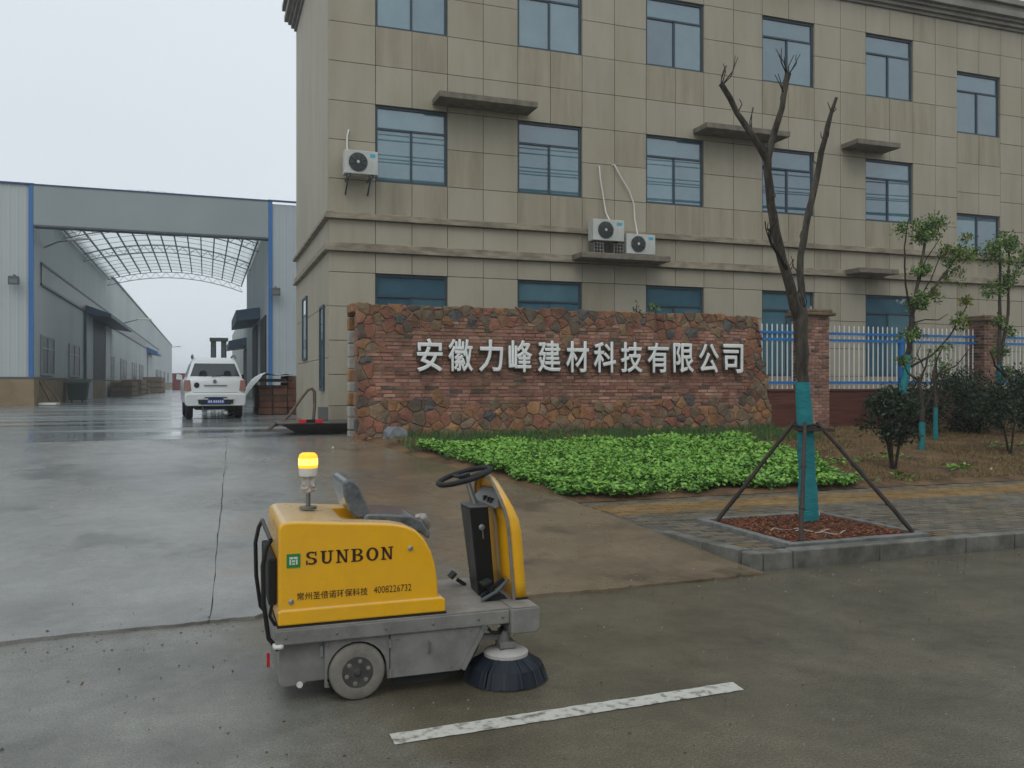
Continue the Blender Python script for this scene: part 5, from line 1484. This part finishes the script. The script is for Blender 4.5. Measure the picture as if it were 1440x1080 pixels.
# support poles
for i, ((x, y), (tx, ty), lab) in enumerate((((4.93, 7.58), (5.60, 7.20), 'dark support pole leaning from the left corner of the tree pit'), ((5.02, 6.37), (5.56, 7.00), 'dark support pole standing in front of the teal trunk'), ((6.30, 6.36), (5.72, 7.02), 'dark support pole leaning from the right corner of the tree pit'))):
    p = empty('support_pole', (x, y, .15), lab, 'pole', 'poles bracing the street tree')
    limb([(x, y, .14), ((x + tx) / 2, (y + ty) / 2, .66), (tx, ty, 1.17)], [.022, .021, .019], 'pole_shaft', 'pole_dark', p, .004, 8)
    for t in (.25, .6):
        q = Vector((x, y, .14)).lerp(Vector((tx, ty, 1.17)), t); q2 = Vector((x, y, .14)).lerp(Vector((tx, ty, 1.17)), t + .02); MB().tube([q, q2], .026, 8).build('knot', 'pole_dark', p, smooth=50)
r = empty('tree_clamp', (5.64, 7.09, 1.1), 'dark rope clamp tying the three poles round the teal trunk', 'clamp')
for i, z in enumerate((1.10, 1.135)):
    MB().tube([(5.645 + .115 * cos(a), 7.09 + .115 * sin(a), z + .01 * sin(3 * a)) for a in [k * pi / 10 for k in range(21)]], .014, 6).build('rope', 'black_matte', r, smooth=60)
MB().bar((5.42, 6.98, 1.11), (5.88, 6.96, 1.09), .03, .03).build('cross_bar', 'pole_dark', r)

# ================================================================== GARDEN PLANTING


def in_cover(x, y):
    if x < xedge(y) + .2 + .06 * sin(y * 7): return False
    if y < 9.5 + .10 * sin(x * 2.2) + .06 * sin(x * 6.1): return False
    right = 8.6 + .16 * (y - 9.5) + .22 * sin(y * 2.9) + .1 * sin(y * 8)
    if x > right: return False
    return y < 13.3 + .14 * sin(x * 1.7) + .10 * sin(x * 4.3)


mb = MB(); cnt = 0
rg = random.Random(11); random.seed(12)
while cnt < 74000:
    y = 9.4 + 5.2 * rg.random() ** 1.35; x = rg.uniform(2.6, 10.2)
    if not in_cover(x, y): continue
    den = sin(x * 3.1 + y * 1.3) * sin(y * 2.7 - x) * .5 + .5
    if den < .10 and rg.random() < .75: continue
    if y < 9.95 and rg.random() > .35 + .6 * (y - 9.4) / .55 * (.4 + den): continue
    h = (.03 + .09 * rg.random() + .05 * den) * (1 if y > 9.9 else .8)
    cnt += 1
    mb.cur = (2 if rg.random() < .45 else 0) if h > .11 else rg.choice([0, 0, 1, 3, 2])
    d = Vector((rg.gauss(0, .45), rg.gauss(-.15, .45), 1)).normalized()
    leaf(mb, (x, y, zgarden(y) + h), rg.choice([.026, .035, .045, .06, .075]) * rg.uniform(.85, 1.15), d, .75, .25)
o = mb.build('ground_cover', G1, None, fixn=False)
tag(o, 'bright green leafy ground cover in front of the sign wall', 'ground cover', kind='stuff')
# dark grass at the wall foot
mb = MB()
for i in range(9000):
    x = rg.uniform(3.0, 11.0); y = rg.uniform(13.2, 14.93); mb.cur = rg.choice([1, 3, 3, 3]); h = rg.uniform(.06, .17); a = rg.uniform(0, pi)
    z = zgarden(y); lx, ly = rg.uniform(-.05, .05), rg.uniform(-.05, .05); w = .007
    mb.add([(x - w * cos(a), y - w * sin(a), z), (x + w * cos(a), y + w * sin(a), z), (x + lx, y + ly, z + h)], [(0, 1, 2)])
tag(mb.build('wall_foot_grass', [MATS['shrub_leaf2'], MATS['cover_leaf1'], MATS['camphor_leaf0'], MATS['camphor_leaf2']], None, fixn=False), 'dark uneven grass strip along the foot of the sign wall', 'grass', kind='stuff')
# dry lawn
mb = MB()
for i in range(30000):
    y = 9.6 + 5.5 * rg.random() ** 1.2; x = rg.uniform(8.2, 19.0)
    if in_cover(x, y): continue
    patch = sin(x * 1.1 + 2) * sin(y * 1.6 + x * .5)
    if patch < -.35 and rg.random() < .7: continue
    mb.cur = rg.choices([0, 1, 2, 3], [4, 3, 3, 1.2 if patch > .2 else .3])[0]; h = rg.uniform(.012, .045); a = rg.uniform(0, pi); z = zgarden(y) + .02; w = .007
    lx, ly = rg.uniform(-.05, .05), rg.uniform(-.05, .05)
    mb.add([(x - w * cos(a), y - w * sin(a), z - .02), (x + w * cos(a), y + w * sin(a), z - .02), (x + lx, y + ly, z + h)], [(0, 1, 2)])
tag(mb.build('dry_lawn', G4, None, fixn=False), 'thin brownish lawn between the pavement and the picket fence', 'lawn', kind='stuff')


def weed(x, y, n, rad, lab):
    p = empty('weed', (x, y, zgarden(y)), lab, 'weed', 'green weeds on the brown lawn'); mb = MB()
    for k in range(n):
        a = rg.uniform(0, 2 * pi); q = rad * sqrt(rg.random()); mb.cur = rg.choice([0, 2, 0, 1])
        leaf(mb, (x + q * cos(a), y + q * sin(a) * .8, zgarden(y) + .02 + rg.uniform(0, .07)), rg.uniform(.05, .1), Vector((rg.gauss(0, .5), rg.gauss(0, .5), 1)).normalized(), .6)
    mb.build('weed_leaves', G1, p, fixn=False)


weed(9.5, 9.75, 26, .18, 'small pale weed nearest the pavement on the brown lawn')
weed(10.9, 10.1, 60, .22, 'brightest green weed clump in the middle of the brown lawn')
weed(10.5, 11.2, 60, .35, 'low spreading weed beside the wrapped bare sapling')
weed(13.9, 11.8, 50, .4, 'weed patch left of the right-hand shrub')
weed(9.35, 10.9, 50, .3, 'weed tuft at the foot of the left dark shrub')


def shrub(x, y, h, w, nleaf, lab, stems=4, low=.35):
    z0 = zgarden(y); s = empty('shrub', (x, y, z0), lab, 'shrub', 'dark shrubs before the fence'); rr = random.Random(int(x * 97))
    st = MB(); tips = []
    for k in range(stems):
        a = 2 * pi * k / stems + rr.uniform(-.4, .4); rad = w * .3
        P_ = [(x + .02 * cos(a), y + .02 * sin(a), z0 - .03), (x + rad * .35 * cos(a), y + rad * .35 * sin(a), z0 + h * .35), (x + rad * cos(a), y + rad * sin(a), z0 + h * .72)]
        MB().tube(P_, [.02, .016, .008], 6).build('stem', 'bark_dark', s, smooth=60)
    mb = MB(); cl = []
    for k in range(26):
        a = rr.uniform(0, 2 * pi); t = rr.uniform(low, 1.0); q = w * .5 * sqrt(rr.random()) * (1.05 - .5 * abs(t - .65) / .4)
        cl.append((x + q * cos(a), y + q * sin(a), z0 + h * t, rr.uniform(.08, .2) * w / 1.0 + .05))
    for k in range(nleaf):
        c = rr.choice(cl); v = Vector((rr.gauss(0, 1), rr.gauss(0, 1), rr.gauss(0, .8))).normalized() * c[3] * rr.random() ** .4
        mb.cur = rr.choices([0, 1, 2, 3], [4, 4, 3, 1])[0]
        leaf(mb, (c[0] + v.x, c[1] + v.y, c[2] + v.z), rr.uniform(.05, .095), None, .45)
    mb.build('foliage', G2, s, fixn=False)


random.seed(5)
shrub(9.8, 10.3, 1.15, .82, 2300, 'dark green shrub on bare stems beside the ground cover', 5, .42)
shrub(13.35, 11.3, 1.25, 1.3, 3000, 'dark green shrub with two bare stems at the right edge', 2, .5)
shrub(15.1, 13.6, 1.15, 1.9, 5200, 'wide dark hedge shrub in front of the second brick pillar', 5, .1)
shrub(13.7, 13.9, 1.0, 1.6, 4200, 'low dark hedge shrub left of the second brick pillar', 5, .1)
shrub(16.6, 13.3, 1.3, 2.0, 5200, 'tall dark hedge shrub cut off by the right edge', 5, .1)


def fence_tree(x, y, lab, stems, tufts, wrap, name='young_tree', group='young trees before the fence', zs=1.0, leafsz=(.05, .10)):
    z0 = zgarden(y)
    stems = [([(a, b, c * zs) for a, b, c in p_], r_) for p_, r_ in stems]; tufts = [(a, b, c * zs, r_ * .85, n, q) for a, b, c, r_, n, q in tufts]; t = empty(name, (x, y, z0), lab, 'tree', group)
    for (pts, rad) in stems:
        limb([(x + a, y + b, z0 + c) for a, b, c in pts], rad, 'trunk' if rad[0] > .045 else 'branch', 'bark' if rad[0] > .03 else 'bark_dark', t, .008, 7)
    if wrap: limb([(x + a, y + b, z0 + c) for a, b, c in wrap[0]], wrap[1], 'trunk_wrap', 'wrap_teal', t, .003, 10)
    if tufts:
        mb = MB(); rr = random.Random(int(x * 31 + y * 7))
        for (a, b, c, r_, n, yel) in tufts:
            sub = [(rr.gauss(0, .45) * r_, rr.gauss(0, .45) * r_, rr.gauss(0, .4) * r_) for _ in range(9)]
            for k in range(int(n * 2.0)):
                s_ = rr.choice(sub); v = Vector((rr.gauss(0, .22), rr.gauss(0, .22), rr.gauss(0, .2))) * r_
                mb.cur = 4 if rr.random() < yel else rr.choices([0, 1, 2, 3], [4, 3, 3, 1])[0]
                leaf(mb, (x + a + s_[0] + v.x, y + b + s_[1] + v.y, z0 + c + s_[2] + v.z), rr.uniform(*leafsz), None, .42)
        mb.build('crown', G3 + [MATS['yellow_leaf']], t, fixn=False)


# leaning camphor with upright tufts (between the shrubs and the fence)
fence_tree(12.9, 13.5, 'leaning young evergreen with teal trunk and upright leafy tufts beside the blue post',
           [([(0, 0, 0), (.12, 0, .5), (.28, 0, 1.1), (.36, 0, 1.5), (.42, 0, 1.9)], [.07, .065, .06, .055, .05]),
            ([(.40, 0, 1.75), (.55, 0, 2.4), (.85, .1, 3.1), (1.05, .1, 3.5)], [.04, .032, .026, .015]),
            ([(.42, 0, 1.9), (.25, 0, 2.4), (.22, 0, 3.0), (.32, 0, 3.45)], [.022, .018, .014, .010]),
            ([(.45, 0, 2.0), (.95, 0, 2.35), (1.5, .1, 2.75), (1.75, .1, 3.0)], [.034, .028, .02, .012]),
            ([(.40, 0, 1.1), (.95, 0, 1.3), (1.5, .1, 1.6), (1.95, .1, 2.1)], [.026, .022, .018, .010]),
            ([(.5, 0, 2.1), (.9, 0, 2.5), (1.2, 0, 3.0)], [.016, .012, .008]),
            ([(.5, 0, 2.2), (.75, 0, 2.8), (1.15, 0, 3.2)], [.014, .011, .007]),
            ([(.44, 0, 1.8), (.75, 0, 1.86), (1.1, 0, 1.86), (1.35, 0, 1.96)], [.014, .012, .010, .006])],
           [(.92, .1, 3.35, .42, 620, .02), (1.55, .1, 2.9, .30, 260, .04), (1.82, .1, 3.05, .30, 240, .35), (.55, 0, 2.2, .28, 260, .0), (.42, 0, 1.6, .22, 200, .0), (.7, 0, 2.7, .26, 170, .02), (1.05, .05, 2.3, .2, 70, .1), (1.6, .1, 2.6, .25, 90, .1), (1.72, .1, 1.85, .20, 110, .12), (1.95, .1, 2.2, .12, 70, .5), (.3, 0, 1.2, .2, 130, .0)],
           ([(.09, 0, .43), (.28, 0, 1.38), (.32, 0, 1.6)], [.075, .07, .066]), zs=1.25)
fence_tree(16.1, 13.9, 'slender twin stemmed evergreen with teal trunk at the right edge of the picture',
           [([(0, 0, 0), (0, 0, 1.3)], [.055, .05]), ([(0, 0, 1.2), (.02, 0, 2.2), (.02, 0, 3.3)], [.045, .034, .018]), ([(.02, 0, 1.2), (.26, 0, 2.0), (.28, 0, 3.3)], [.04, .032, .018]),
            ([(-.1, -.3, .9), (-.45, -.3, 1.1), (-.6, -.3, 1.35)], [.03, .022, .014]), ([(.3, -.3, .5), (.0, -.3, .8), (-.3, -.3, 1.1)], [.035, .03, .024])],
           [(-.1, 0, 3.05, .42, 420, .02), (.42, 0, 3.2, .36, 360, .0), (.3, 0, 2.6, .3, 200, .0), (-.1, 0, 2.4, .28, 160, .0), (.0, 0, 1.9, .2, 90, .0), (.3, 0, 1.7, .2, 90, .0), (.1, 0, 1.35, .25, 140, .03), (.15, 0, 1.0, .25, 100, .05)],
           ([(0, 0, .3), (0, 0, 1.4)], [.062, .058]), zs=1.25)
fence_tree(11.85, 11.8, 'bare dark sapling with spreading branches and a short teal wrap',
           [([(0, 0, 0), (.02, 0, .55), (.0, 0, .85), (-.05, 0, 1.3)], [.05, .045, .04, .03]), ([(.0, 0, .6), (.2, 0, .95), (.35, 0, 1.3), (.55, 0, 1.5)], [.03, .026, .02, .01]),
            ([(-.04, 0, 1.2), (.1, 0, 1.5), (.18, 0, 1.75)], [.022, .016, .008]), ([(-.04, 0, 1.2), (-.3, 0, 1.35), (-.45, 0, 1.65)], [.018, .012, .006]),
            ([(.32, 0, 1.2), (.35, 0, 1.6), (.5, 0, 1.85)], [.016, .012, .006]), ([(.4, 0, 1.35), (.8, 0, 1.5), (1.1, 0, 1.8)], [.016, .012, .006]), ([(.05, 0, 1.45), (-.1, 0, 1.7), (.0, 0, 1.9)], [.012, .009, .005])],
           [(.3, 0, 1.7, .2, 20, .0), (.55, 0, 1.8, .15, 22, .0)], ([(0, 0, .0), (.02, 0, .5)], [.056, .052]), 'sapling', 'saplings on the lawn')
fence_tree(13.3, 12.9, 'thin sapling with a teal wrapped stem behind the bare dark sapling',
           [([(0, 0, 0), (.0, 0, .7), (-.05, 0, 1.3), (.1, 0, 1.7)], [.04, .036, .026, .01]), ([(0, 0, .75), (.2, 0, 1.2), (.3, 0, 1.5)], [.02, .015, .008])],
           [(.1, 0, 1.4, .25, 40, .0)], ([(0, 0, .0), (0, 0, .62)], [.046, .042]), 'sapling', 'saplings on the lawn')

# litter
for i, (x, y, z, lab) in enumerate(((7.1, 9.62, .20, 'tiny white scrap at the lawn edge, left of the three'), (7.55, 9.66, .2, 'tiny white scrap at the lawn edge, middle of the three'), (11.3, 9.9, .24, 'tiny white scrap on the brown lawn at the right'), (1.9, 13.9, .52, 'tiny white scrap on the muddy driveway near the wall end'))):
    a = .03
    tag(MB().prism([(x, y), (x + a, y + .005), (x + a * 1.3, y + .02), (x + .01, y + .03)], 'z', z, z + .03).build('paper_scrap', 'white_plastic'), lab, 'litter', 'white scraps of litter')
# grit swept over the road and driveway
mb = MB(); rp = random.Random(77)
for i in range(1700):
    x = rp.uniform(-3.2, 7.5); y = rp.uniform(2.2, 9.5) if rp.random() < .7 else rp.gauss(5.8, .25)
    if (x > 4.0 and y > 5.9) or (y > 6.0 and rp.random() < .85): continue
    z = zdrive(y) + .020 if y > 5.95 else 0.; r_ = rp.choice([.003, .004, .005, .006, .009]) * rp.uniform(.7, 1.2); mb.cur = rp.randrange(3); a = rp.uniform(0, pi)
    V = [(x + r_ * cos(a + k * pi / 2) * rp.uniform(.8, 1.2), y + r_ * sin(a + k * pi / 2) * rp.uniform(.8, 1.2), z - .002) for k in range(4)]
    V += [(x + (p[0] - x) * .6, y + (p[1] - y) * .6, z + r_ * .8) for p in V[:4]]
    mb.add(V, [(4, 5, 6, 7), (0, 1, 5, 4), (1, 2, 6, 5), (2, 3, 7, 6), (3, 0, 4, 7)])
tag(mb.build('road_grit', ['rock_grey', 'bedding', 'soil'], None, fixn=False), 'fine grit and pebbles scattered over the wet road and driveway', 'grit', kind='stuff')
# unseen thicket added opposite the office to darken its ground floor window reflections
mb = MB(); rp = random.Random(78)
for i in range(16000):
    x = rp.uniform(4, 70); y = -19 + rp.gauss(0, 1.2); top = 8.6 + .8 * sin(x * .55) + .6 * sin(x * 1.37 + 1); mb.cur = rp.choice([0, 1, 2])
    leaf(mb, (x, y, rp.uniform(0, 1) ** .7 * top), rp.uniform(.9, 1.5), None, .8)
tag(mb.build('added_thicket', G2[:3], None, fixn=False), 'dark roadside thicket opposite the office, mirrored in its ground floor windows', 'thicket', kind='stuff')
# wires of the road behind the photographer, mirrored in the office windows
ol = empty('overhead_line', (-45, -9, 0), 'overhead cable line across the road, mirrored in the office windows', 'power line')
for x in (-45, 62):
    MB().tube([(x, -9, 0), (x, -9, 21)], [.2, .12], 10).build('mast', 'mast_concrete', ol)
    for z in (12.2, 15.2, 18.6): MB().box(x - .06, x + .06, -10.2, -7.8, z, z + .12).build('cross_arm', 'steel_dark', ol)
for k, z in enumerate((12.95, 13.25, 13.55, 14.0, 14.25, 14.75, 15.1, 15.4, 15.8, 18.3)):
    MB().tube([(-45 + 107 * t, -8 - (k % 3) * .9, z - 4 * (.8 + .05 * (k % 4)) * t * (1 - t)) for t in [q / 24 for q in range(25)]], .035, 5).build('wire', 'cable', ol, smooth=60)

# damp air: even, thin haze round the whole place
hm = bpy.data.materials.new('haze'); hm.use_nodes = True
hn = hm.node_tree.nodes; hn.clear()
pv = hn.new('ShaderNodeVolumePrincipled'); pv.inputs['Density'].default_value = .0010; pv.inputs['Color'].default_value = (.93, .96, 1.0, 1)
hout = hn.new('ShaderNodeOutputMaterial'); hm.node_tree.links.new(pv.outputs['Volume'], hout.inputs['Volume'])
hz = MB().box(-1510, 1510, -610, 2510, -1.2, 22.5).build('haze', hm); hz['kind'] = 'stuff'
hz['label'] = 'thin grey damp haze filling the air of the yard and street'; hz['category'] = 'haze'
